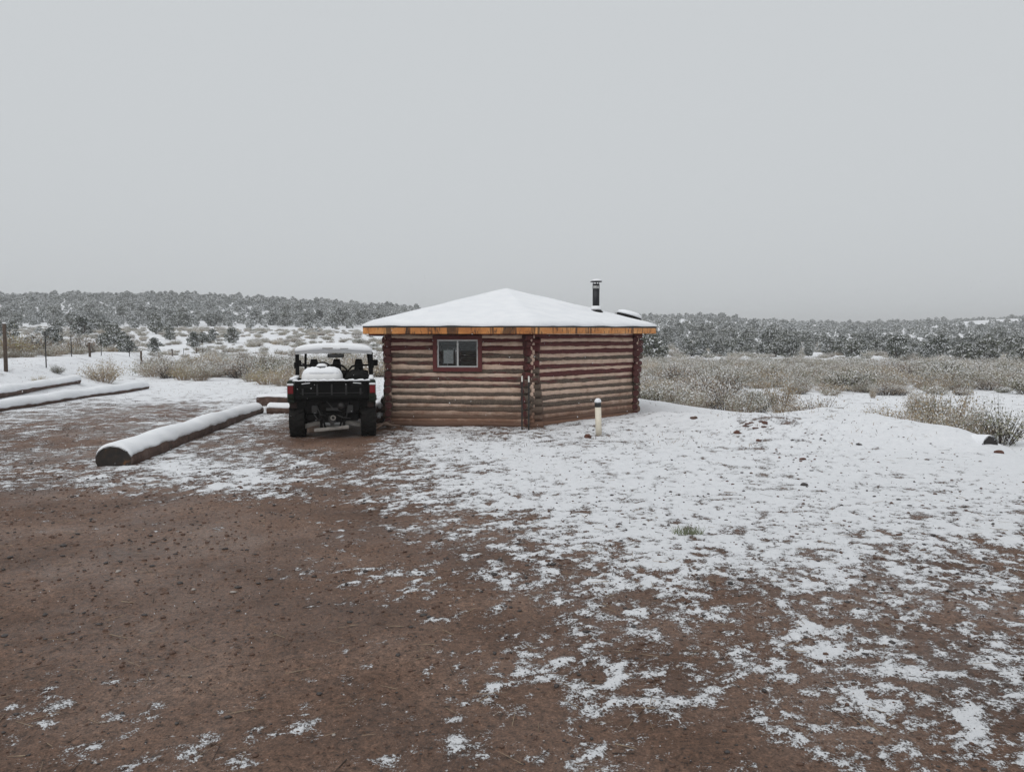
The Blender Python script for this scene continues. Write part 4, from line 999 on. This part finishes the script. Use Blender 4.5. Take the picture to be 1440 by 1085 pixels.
# shrubs one can tell apart
for a in (
    (912, 25.0, 40, 24, 'green', 'greenish snowy sagebrush beside the right cabin corner'),
    (955, 25.5, 62, 27, 'sage', 'wide snow flecked sagebrush on the pad edge near the cabin'),
    (985, 24.0, 50, 26, 'sage', 'second snow flecked sagebrush along the pad edge beside the cabin'),
    (1020, 23.5, 46, 34, 'twig', 'brownish snowy shrub between pale sagebrush on the pad edge'),
    (1045, 22.0, 46, 32, 'sage', 'frosted sagebrush with dark green middle below the pad edge'),
    (1066, 22.6, 34, 32, 'green', 'dark green sagebrush with snowy tips on the pad edge'),
    (1100, 23.5, 38, 44, 'tan', 'tall rounded tan rabbitbrush behind the pad edge'),
    (1112, 21.5, 40, 24, 'tan', 'low pale tan tuft below the tall rounded rabbitbrush'),
    (1150, 20.2, 54, 34, 'twig', 'reddish brown snowy shrub peeping over the pad edge'),
    (1200, 19.6, 13, 20, 'yellow', 'slim yellowish grass tuft behind the pad edge'),
    (1224, 19.3, 18, 21, 'tan', 'small upright tan tuft behind the pad edge'),
    (1229, 28.5, 8, 14, 'tan', 'tiny lone tan tuft standing on the open snow strip'),
    (1255, 18.4, 54, 36, 'tan', 'pale low rabbitbrush behind the pad edge beside a big snowy clump'),
    (1294, 23.0, 32, 30, 'tan', 'rounded orange tan shrub behind the big snowy clump'),
    (1312, 18.4, 50, 48, 'sage', 'big frosted shrub in the snowy clump above the black log end'),
    (1340, 18.2, 64, 54, 'tan', 'broad frosted rabbitbrush in the clump above the black log end'),
    (1318, 16.9, 50, 40, 'tan', 'front pale tan shrub of the clump above the black log end'),
    (1352, 16.6, 48, 40, 'sage', 'low snowy shrub just behind the black log end'),
    (1376, 16.6, 36, 36, 'tan', 'grey tan shrub between black log end and dark sagebrush'),
    (1412, 16.4, 58, 50, 'green', 'dark green spreading sagebrush with snow by the black log end'),
    (145, 29.0, 46, 36, 'tan', 'large tan rabbitbrush before the fence on the snowy bank'),
    (80, 27.5, 18, 14, 'green', 'small green tuft on the snowy bank near the fence'),
    (55, 24.5, 18, 14, 'yellow', 'small yellowish grass tuft on the bank above the driveway logs'),
    (48, 40.0, 46, 34, 'twig', 'reddish grey shrub behind the fence beside the thick post'),
    (22, 38.0, 36, 30, 'tan', 'tan shrub behind the thick snow capped fence post'),
    (116, 44.0, 38, 28, 'twig', 'dark grey shrub behind the thin steel fence post'),
    (222, 37.0, 40, 26, 'sage', 'grey sagebrush beside the short wooden fence post'),
    (236, 33.5, 40, 28, 'twig', 'brown grey shrub at the start of the brush by the driveway'),
    (258, 32.0, 32, 27, 'yellow', 'yellow green rabbitbrush beside the driveway end'),
    (282, 31.5, 36, 31, 'sage', 'snowy grey shrub with dark base beside the driveway end'),
    (310, 37.0, 34, 24, 'twig', 'dark shrub at the foot of the snowy slope'),
    (338, 33.5, 44, 30, 'twig', 'brown grey shrub right of the driveway end'),
    (375, 29.0, 42, 30, 'yellow', 'yellowish rabbitbrush behind the crosswise brown log'),
    (398, 28.0, 40, 30, 'tan', 'pale tan rabbitbrush behind the parked vehicle'),
    (352, 31.0, 30, 18, 'sage', 'low pale sagebrush beside the yellowish rabbitbrush'),
    (412, 33.0, 44, 30, 'sage', 'grey sagebrush seen past the vehicle side')): brush_px(*a)

# junipers one can tell apart, along the far edge of the sage flat
for (px, base, wd, hp) in ((912, 507, 70, 46), (985, 498, 30, 22), (1024, 496, 30, 24), (1048, 493, 24, 18), (1078, 495, 36, 24), (1113, 499, 36, 25), (1199, 500, 46, 28), (1232, 496, 36, 25), (1263, 505, 50, 34), (1303, 503, 34, 27),
                           (1322, 502, 44, 30), (1358, 510, 40, 34), (1388, 511, 46, 36), (1438, 515, 30, 34), (1165, 496, 36, 22), (1418, 497, 40, 30)):
    D = 2.85 * F0 / (base - HORIZON + 3); D = min(D, 125)
    x = (px - 720) / F0 * D; put_tree(x, D, hp / F0 * D / 1.9, 'dark juniper along the far edge of the sagebrush flat', 'junipers along the sage flat')
for (px, D, hp, lab) in ((175, 62, 26, 'dark juniper bush beyond the fence behind the tan bush'), (182, 55, 20, 'low dark juniper before a larger one beyond the fence'), (218, 70, 20, 'dark juniper on the flat right of the fence'), (150, 80, 26, 'grey juniper rising behind the fence wires'),
                         (274, 85, 20, 'dark round juniper at the left foot of the snowy slope'), (328, 95, 20, 'lone dark juniper on the open snowy slope'), (300, 98, 16, 'small juniper beside the lone one on the snowy slope'), (80, 60, 24, 'dark juniper behind the steel fence posts'), (45, 58, 26, 'grey green juniper behind the thick fence post'),
                         (8, 56, 28, 'dark juniper at the left end of the fence'), (285, 92, 18, 'pale juniper in the row on the snowy slope'), (240, 100, 18, 'juniper clump under the wooded hill beside the snowy slope')):
    put_tree((px - 720) / F0 * D, D, hp / F0 * D / 1.9, lab)

# ---- woods on the hills: nearest ones singly, the rest as one mass
def in_view(x, y, pad=.06): return np.abs(x / y) < .686 + pad
def scatter(n, y0, y1, r, pw=1.0):
    y = np.sqrt(r.uniform(y0 ** 2, y1 ** 2, n)); u = r.uniform(-.80, .80, n); return u * y, y
r_ = np.random.default_rng(99)
tx_, ty_ = scatter(19000, 84, 470, r_)
dn = fbm(tx_ / 28, ty_ / 28, 3, 31)
left = tx_ < -.12 * ty_
pxx = 720 + F0 * tx_ / ty_
dens = np.where(left, np.where(ty_ < 150, .08, np.where(ty_ < 172, .0, 1.05)), np.where(ty_ < 100, .02, np.where(ty_ < 140, .42, .46)))
slope_open = (pxx > 255) & (pxx < 560) & (ty_ < 175); dens = np.where(slope_open, .03, dens)
dens = dens + dn * .55 * np.where(left, .7, 1.5) * np.where(ty_ < np.where(left, 172, 100), .2, 1)
# open snowy gaps on the right hill and one on the left
gap = np.exp(-(((pxx - 1390) / 60) ** 2 + ((ty_ - 330) / 60) ** 2)) + np.exp(-(((pxx - 1090) / 60) ** 2 + ((ty_ - 345) / 30) ** 2)) + np.exp(-(((pxx - 35) / 14) ** 2 + ((ty_ - 270) / 20) ** 2))
keep = r_.random(len(tx_)) < np.clip(dens - gap * .8, 0, 1)
tx_, ty_ = tx_[keep], ty_[keep]
# thin overlaps on a grid hash
cell = {}; kk = []
for i in range(len(tx_)):
    s = 1.9 + ty_[i] * .0018; key = (int(tx_[i] / s), int(ty_[i] / s))
    if key in cell: continue
    cell[key] = 1; kk.append(i)
tx_, ty_ = tx_[kk], ty_[kk]; ts_ = np.clip(np.exp(r_.normal(.02, .27, len(tx_))), .5, 1.7); tz_ = gzv(tx_, ty_)
order = np.argsort(ty_ / ts_); vis = [i for i in order if abs(tx_[i] / ty_[i]) < .70]
single = set(vis[:265])
for i in vis[:265]:
    lf = tx_[i] < -.12 * ty_[i]
    put_tree(tx_[i], ty_[i], ts_[i], 'juniper at the foot of the wooded hill behind the fence' if lf else 'juniper below the lower hill beyond the sage flat',
             'junipers under the wooded hill' if lf else 'junipers under the lower hill', None, tz_[i])
rest = np.array([i for i in range(len(tx_)) if i not in single])

def gn_scatter(name, pts, scale, rotz, protos, label, cat):
    me_ = bpy.data.meshes.new(name); me_.vertices.add(len(pts)); me_.vertices.foreach_set('co', np.asarray(pts, np.float32).ravel())
    for nm, val in (('sc', scale), ('rz', rotz)):
        at = me_.attributes.new(nm, 'FLOAT', 'POINT'); at.data.foreach_set('value', np.asarray(val, np.float32))
    at = me_.attributes.new('pick', 'INT', 'POINT'); at.data.foreach_set('value', rng.integers(0, len(protos), len(pts)).astype(np.int32))
    o = link(bpy.data.objects.new(name, me_)); tag(o, label, cat, None, 'stuff')
    col = bpy.data.collections.new(name + '_kinds')
    for k, pm in enumerate(protos):
        col.objects.link(bpy.data.objects.new('%s_kind_%d' % (name, k), pm))
    ng = bpy.data.node_groups.new(name, 'GeometryNodeTree')
    ng.interface.new_socket('Geometry', in_out='INPUT', socket_type='NodeSocketGeometry'); ng.interface.new_socket('Geometry', in_out='OUTPUT', socket_type='NodeSocketGeometry')
    gi, go = ng.nodes.new('NodeGroupInput'), ng.nodes.new('NodeGroupOutput')
    ip = ng.nodes.new('GeometryNodeInstanceOnPoints'); ci = ng.nodes.new('GeometryNodeCollectionInfo')
    ci.inputs['Collection'].default_value = col; ci.inputs['Separate Children'].default_value = True; ci.inputs['Reset Children'].default_value = True
    def attr(nm, ty):
        a_ = ng.nodes.new('GeometryNodeInputNamedAttribute'); a_.data_type = ty; a_.inputs['Name'].default_value = nm; return [s for s in a_.outputs if s.enabled and s.name == 'Attribute'][0]
    cx_ = ng.nodes.new('ShaderNodeCombineXYZ')
    L = ng.links.new
    L(gi.outputs[0], ip.inputs['Points']); L(ci.outputs[0], ip.inputs['Instance']); ip.inputs['Pick Instance'].default_value = True
    L(attr('pick', 'INT'), ip.inputs['Instance Index']); L(attr('rz', 'FLOAT'), cx_.inputs[2]); L(cx_.outputs[0], ip.inputs['Rotation']); L(attr('sc', 'FLOAT'), ip.inputs['Scale']); L(ip.outputs[0], go.inputs[0])
    mod = o.modifiers.new('scatter', 'NODES'); mod.node_group = ng
    return o
gn_scatter('juniper_wood', np.stack([tx_[rest], ty_[rest], tz_[rest] - .05], -1), ts_[rest], r_.uniform(0, 6.28, len(rest)), [j[0] for j in JUN_FAR], 'grey frosted juniper wood covering the far hills', 'wood')

# ---- sagebrush of the flat
bx, by = scatter(52000, 23, 170, r_)
bpx = 720 + F0 * bx / by
xe = np.interp(by, EDGE_Y, EDGE_X)
dn = fbm(bx / 6, by / 9, 3, 51, .7); right_side = bx > xe + 2.6
lane = np.abs(by - (31.5 + 1.3 * np.sin(bx * .12) + .02 * bx)) < 2.5      # open snow strip on the right
lane2 = np.abs(by - 31 - .9 * (bx - 13)) < .9
dens = np.where(right_side, np.where(by < np.where(bx / by > .33, 30.0, 24.5), .0, np.where(by < 80, .40, np.where(by < 94, .01, .04))), np.where(by < 33, 0, np.where(by < 46, .50, .075)))
dens = dens + dn * np.where(right_side, np.where(by < 80, .62, .05), np.where(by < 46, .4, .10))
dens = np.where(by < np.where(right_side, np.where(bx / by > .33, 29.6, 24.2), 33.5), 0, dens)
fx_ = -17.3 - (by - 25) * .37; dens = np.where((bpx < 218) & (bx > fx_ - .6), 0, dens)
dens = np.where((bpx < 218) & (by < 50), dens * .7, dens)
dens = np.where((bpx > 255) & (bpx < 560) & (by > 60), dens * .8, dens)
drive = (~right_side) & (bx > -13 - .28 * (by - 25)) & (bx < -5 - .25 * (by - 20)) & (by < 33); dens = np.where(drive, 0, dens)
keep = r_.random(len(bx)) < np.clip(dens, 0, 1) * .9; bx, by = bx[keep], by[keep]
cell = {}; kk = []
for i in range(len(bx)):
    s = 1.05 + by[i] * .004; key = (int(bx[i] / s), int(by[i] / s))
    if key in cell: continue
    cell[key] = 1; kk.append(i)
bx, by = bx[kk], by[kk]; bs = np.clip(np.exp(r_.normal(-.05, .36, len(bx))), .45, 1.75) * np.where(bx > 0, 1.0, np.where(by > 48, .8, 1.08)); bz = gzv(bx, by)
order = np.argsort(by / bs); vis = [i for i in order if abs(bx[i] / by[i]) < .70 and not (abs(bx[i] / by[i] + .01) < .165)]
sing = vis[:255]; sset = set(sing)
for i in sing:
    k = random.choices(['sage', 'tan', 'twig', 'green', 'yellow'], [7, 2.6, 3.4, 1.6, .2 if bx[i] > 0 else 1.2])[0]
    side = 'on the flat beyond the open snow strip' if bx[i] > 0 else 'in the brush behind the driveway and fence'
    w = bs[i] * 1.25
    put_brush(bx[i], by[i], w, w * random.uniform(.40, .54), k, {'sage': 'pale grey snowy sagebrush ', 'tan': 'snow flecked tan rabbitbrush ', 'twig': 'brown twiggy snowy sagebrush ', 'green': 'dark green snow tipped sagebrush ', 'yellow': 'yellowish snow flecked rabbitbrush '}[k] + side,
              'shrub', ('sagebrush of the flat, ' if bx[i] > 0 else 'brush behind the driveway, ') + k)
rest = np.array([i for i in range(len(bx)) if i not in sset])
protos = [BR_FAR[k][0] for k in ('sage', 'sage', 'sage', 'sage', 'tan', 'twig', 'twig', 'green')]
gn_scatter('sagebrush_cover', np.stack([bx[rest], by[rest], bz[rest] - .03], -1), bs[rest], r_.uniform(0, 6.28, len(rest)), protos, 'dense snowy sagebrush covering the flat before the hills', 'sagebrush')

# ------------------------------------------------------------------ small things on the ground
simple('stone_dark', (.030, .026, .026), (.06, .05, .047), .6, 25)
simple('clod', (.115, .066, .047), (.075, .042, .030), .8, 30)
simple('clod_red', (.125, .050, .032), (.075, .032, .022), .85, 20, 0, .6, .02)
simple('stone_pale', (.40, .36, .33), (.26, .23, .21), .7, 25)
simple('straw', (.36, .28, .19), (.2, .14, .10), .8, 20)
ico = bmesh.new(); bmesh.ops.create_icosphere(ico, subdivisions=1, radius=1); IV = np.array([v.co[:] for v in ico.verts]); IF = np.array([[v.index for v in f.verts] for f in ico.faces]); ico.free()
n = 14000
gy_ = 2.3 * (15.5 / 2.3) ** (r_.random(n) ** .85); gx_ = r_.uniform(-.78, .78, n) * gy_
sz = np.exp(r_.normal(math.log(.0042), .55, n)) * np.clip(gy_ / 4.0, .8, 1.9); sz = np.minimum(sz, .020)
okp = (gx_ < 7.0) & ~((np.abs(gx_ + 3.3) < .9) & (gy_ > 13.2)); gx_, gy_, sz = gx_[okp], gy_[okp], sz[okp]; n = len(gx_)
# fewer where snow lies thick
cc = cover(gx_, gy_); okp = r_.random(n) < np.where(cc > .6, .35, 1.0); gx_, gy_, sz = gx_[okp], gy_[okp], sz[okp]; n = len(gx_)
S = sz[:, None, None] * r_.uniform(.55, 1.35, (n, 1, 3)) * np.array([1.2, 1.1, .6]) * (IV[None] * r_.uniform(.7, 1.25, (n, 12, 1)))
S = S + np.stack([gx_, gy_, gzv(gx_, gy_) + sz * .25], -1)[:, None]
Fm = (IF[None] + 12 * np.arange(n)[:, None, None]).reshape(-1, 3)
mi = np.repeat(r_.choice([0, 1, 2], n, p=[.42, .55, .03]), 20)
o = link(bpy.data.objects.new('gravel', np_mesh('gravel', S.reshape(-1, 3), Fm, ['stone_dark', 'clod', 'stone_pale'], mi))); tag(o, 'small stones and clods strewn over the wet earth', 'gravel', None, 'stuff')
# straw and twigs
n = 700; gy_ = 2.3 * (14 / 2.3) ** r_.random(n); gx_ = r_.uniform(-.75, .75, n) * gy_; gx_ = np.minimum(gx_, 7)
L_ = r_.uniform(.02, .09, n); a_ = r_.uniform(0, 6.28, n); w_ = r_.uniform(.0012, .003, n); z_ = gzv(gx_, gy_) + .006
dx, dy = np.cos(a_) * L_, np.sin(a_) * L_; px_, py_ = -np.sin(a_) * w_, np.cos(a_) * w_
c0 = np.stack([gx_, gy_, z_], -1); d0 = np.stack([dx, dy, r_.uniform(-.004, .012, n)], -1); s0 = np.stack([px_, py_, 0 * px_], -1); h0 = np.stack([0 * px_, 0 * px_, w_ * 1.6], -1)
V = np.stack([c0 - d0 - s0, c0 - d0 + s0, c0 - d0 + h0, c0 + d0 - s0 * .5, c0 + d0 + s0 * .5, c0 + d0 + h0 * .5], 1).reshape(-1, 3)
Fm = (np.array([[0, 3, 5, 2], [1, 2, 5, 4], [0, 1, 4, 3]])[None] + 6 * np.arange(n)[:, None, None]).reshape(-1, 4)
o = link(bpy.data.objects.new('straw_litter', np_mesh('straw_litter', V, Fm, ['straw', 'wood_bark'], np.repeat(r_.choice([0, 1], n, p=[.6, .4]), 3)))); tag(o, 'scattered straw and twigs on the earth', 'litter', None, 'stuff')
# dry stubble poking through the snow
n = 9000; sy = 12.5 * (40 / 12.5) ** r_.random(n); sx2 = r_.uniform(-.76, .76, n) * sy; cc = cover(sx2, sy)
okp = (r_.random(n) < np.clip((cc - .5) * 2, 0, 1)) & (fbm(sx2 / 2.2, sy / 2.2, 3, 77) > -.05) & ~((np.abs(sx2) < 3.8) & (sy > 14.5)) & ~((np.abs(sx2 + 4) < 2.8) & (sy < 20))
sx2, sy = sx2[okp], sy[okp]; n = len(sx2); hh_ = r_.uniform(.015, .07, n); a_ = r_.uniform(0, 6.28, n); w_ = r_.uniform(.003, .008, n); z_ = gzv(sx2, sy)
ln = r_.normal(size=(n, 2)) * .03; b0 = np.stack([sx2, sy, z_ - .005], -1); sd = np.stack([np.cos(a_) * w_, np.sin(a_) * w_, 0 * w_], -1); tp_ = b0 + np.stack([ln[:, 0], ln[:, 1], hh_], -1)
V = np.stack([b0 - sd, b0 + sd, tp_ + sd * .4, tp_ - sd * .4], 1).reshape(-1, 3)
o = link(bpy.data.objects.new('grass_stubble', np_mesh('grass_stubble', V, np.arange(4 * n).reshape(n, 4), ['straw', 'wood_bark', 'frost'], r_.choice([0, 1, 2], n, p=[.5, .3, .2])))); tag(o, 'dry grass stubble poking through the snow', 'stubble', None, 'stuff')
# single stones and clods on the snow
def rock(px, py, wpx, lab, mat='stone_dark', flat=.5, grp='stones on the snowy pad'):
    p = on_z(px, py, 0.03); w = wpx / F0 * p.y / 2; mb = MB(); t = bmesh.new(); bmesh.ops.create_icosphere(t, subdivisions=2, radius=1)
    for v in t.verts: v.co = Vector((v.co.x * w, v.co.y * w * .7, v.co.z * w * flat)) * random.uniform(.62, 1.2)
    mb.merge(t, Matrix.Rotation(random.uniform(-.4, .4), 4, 'Z')); o = mb.build('rock', mat, None, False); o.location = (p.x, p.y, gz(p.x, p.y) + w * flat * .35); tag(o, lab, 'rock', grp); return o
rock(1131, 678, 13, 'flat dark stone lying alone on the snow below the earth heap')
rock(976, 597, 11, 'flat brown stone on the snow right of the cabin', 'clod')
rock(1207, 628, 11, 'flat dark stone on the smooth snow beyond the earth heap', 'stone_dark', .35)
rock(1129, 645, 10, 'small reddish clod on the lower side of the earth heap', 'clod_red')
rock(826, 613, 11, 'reddish stone at the foot of the cream standpipe', 'clod_red', .8)
rock(1036, 615, 10, 'reddish clod left of the bare red earth patch', 'clod_red', .7)
rock(1075, 612, 9, 'reddish clod right of the bare red earth patch', 'clod_red', .6)
rock(1404, 637, 15, 'red brown rock under the dark spreading sagebrush', 'clod_red', .45)
rock(1067, 622, 8, 'small red clod just below the bare red earth patch', 'clod_red', .7)
for k in range(26):
    rock(random.uniform(1085, 1165), random.uniform(618, 662), random.uniform(2.5, 5), 'small clod half sunk in snow on the side of the earth heap', 'clod_red' if k % 2 else 'stone_dark', .6, 'clods on the earth heap')
# bare red earth lumps on the heap
for k in range(7):
    rock(1040 + k * 6 + random.uniform(-3, 3), 613 + random.uniform(-3, 3), random.uniform(7, 12), 'lump of bare red earth in the open patch on the heap', 'clod_red', .22, 'lumps of bare red earth')
# grass tuft
gp = on_z(967, 751, 0.02); simple('grass', (.11, .135, .065), (.20, .21, .13), .7, 20)
r2 = np.random.default_rng(5); V, Fm = [], []
for k in range(130):
    a = r2.uniform(0, 6.28); q = r2.uniform(0, 1) ** .5; bx_, by_ = q * .14 * math.cos(a), q * .07 * math.sin(a); h = r2.uniform(.03, .085); ln = r2.normal(size=2) * .03; w = .003; o_ = len(V)
    V += [(bx_ - w, by_, -.01), (bx_ + w, by_, -.01), (bx_ + ln[0] + w * .3, by_ + ln[1], h), (bx_ + ln[0] - w * .3, by_ + ln[1], h)]; Fm.append([o_, o_ + 1, o_ + 2, o_ + 3])
o = link(bpy.data.objects.new('grass_tuft', np_mesh('grass_tuft', V, Fm, ['grass']))); o.location = (gp.x, gp.y, gz(gp.x, gp.y)); tag(o, 'small green grass tuft poking out of the patchy snow', 'grass')

# ------------------------------------------------------------------ falling snow and the snowy air
n = 1300; fy = 1.6 * (30 / 1.6) ** r_.random(n); fx = r_.uniform(-.8, .8, n) * fy; fzv = gzv(fx, fy) + .15 + r_.random(n) * (1.4 + .22 * fy)
ok = (fx ** 2 + fy ** 2 > 2.5) & ~((np.abs(fx) < 3.4) & (fy > 15.2) & (fy < 22.7) & (fzv < 3.2)) & ~((np.abs(fx + 3.3) < .85) & (fy > 13.5) & (fy < 17) & (fzv < 1.9)); fx, fy, fzv = fx[ok], fy[ok], fzv[ok]; n = len(fx)
OV = np.array([(1, 0, 0), (-1, 0, 0), (0, 1, 0), (0, -1, 0), (0, 0, 1), (0, 0, -1)], float); OF = np.array([(0, 2, 4), (2, 1, 4), (1, 3, 4), (3, 0, 4), (2, 0, 5), (1, 2, 5), (3, 1, 5), (0, 3, 5)])
V = OV[None] * (r_.uniform(.0018, .0038, n) * np.clip(fy / 6, .55, 1.5))[:, None, None] * r_.uniform(.7, 1.4, (n, 1, 3)) + np.stack([fx, fy, fzv], -1)[:, None]
o = link(bpy.data.objects.new('falling_snow', np_mesh('falling_snow', V.reshape(-1, 3), (OF[None] + 6 * np.arange(n)[:, None, None]).reshape(-1, 3), ['frost']))); tag(o, 'fine snowflakes falling through the air', 'snowflakes', None, 'stuff')

m = bpy.data.materials.new('haze'); m.use_nodes = True; nt = m.node_tree; nt.nodes.clear()
pv = nt.nodes.new('ShaderNodeVolumePrincipled'); pv.inputs['Color'].default_value = (.99, .995, 1.0, 1); pv.inputs['Density'].default_value = .00095; pv.inputs['Anisotropy'].default_value = 0.0
om = nt.nodes.new('ShaderNodeOutputMaterial'); nt.links.new(pv.outputs[0], om.inputs['Volume']); MATS['haze'] = m
hb = MB(); zlo, zhi = float(zz.min()) - 1, 28.0
hb.box((0, 520, (zlo + zhi) / 2), (1460, 1220, zhi - zlo)); o = hb.build('haze', 'haze'); tag(o, 'thin snowy air fading the hills', 'haze', None, 'stuff')
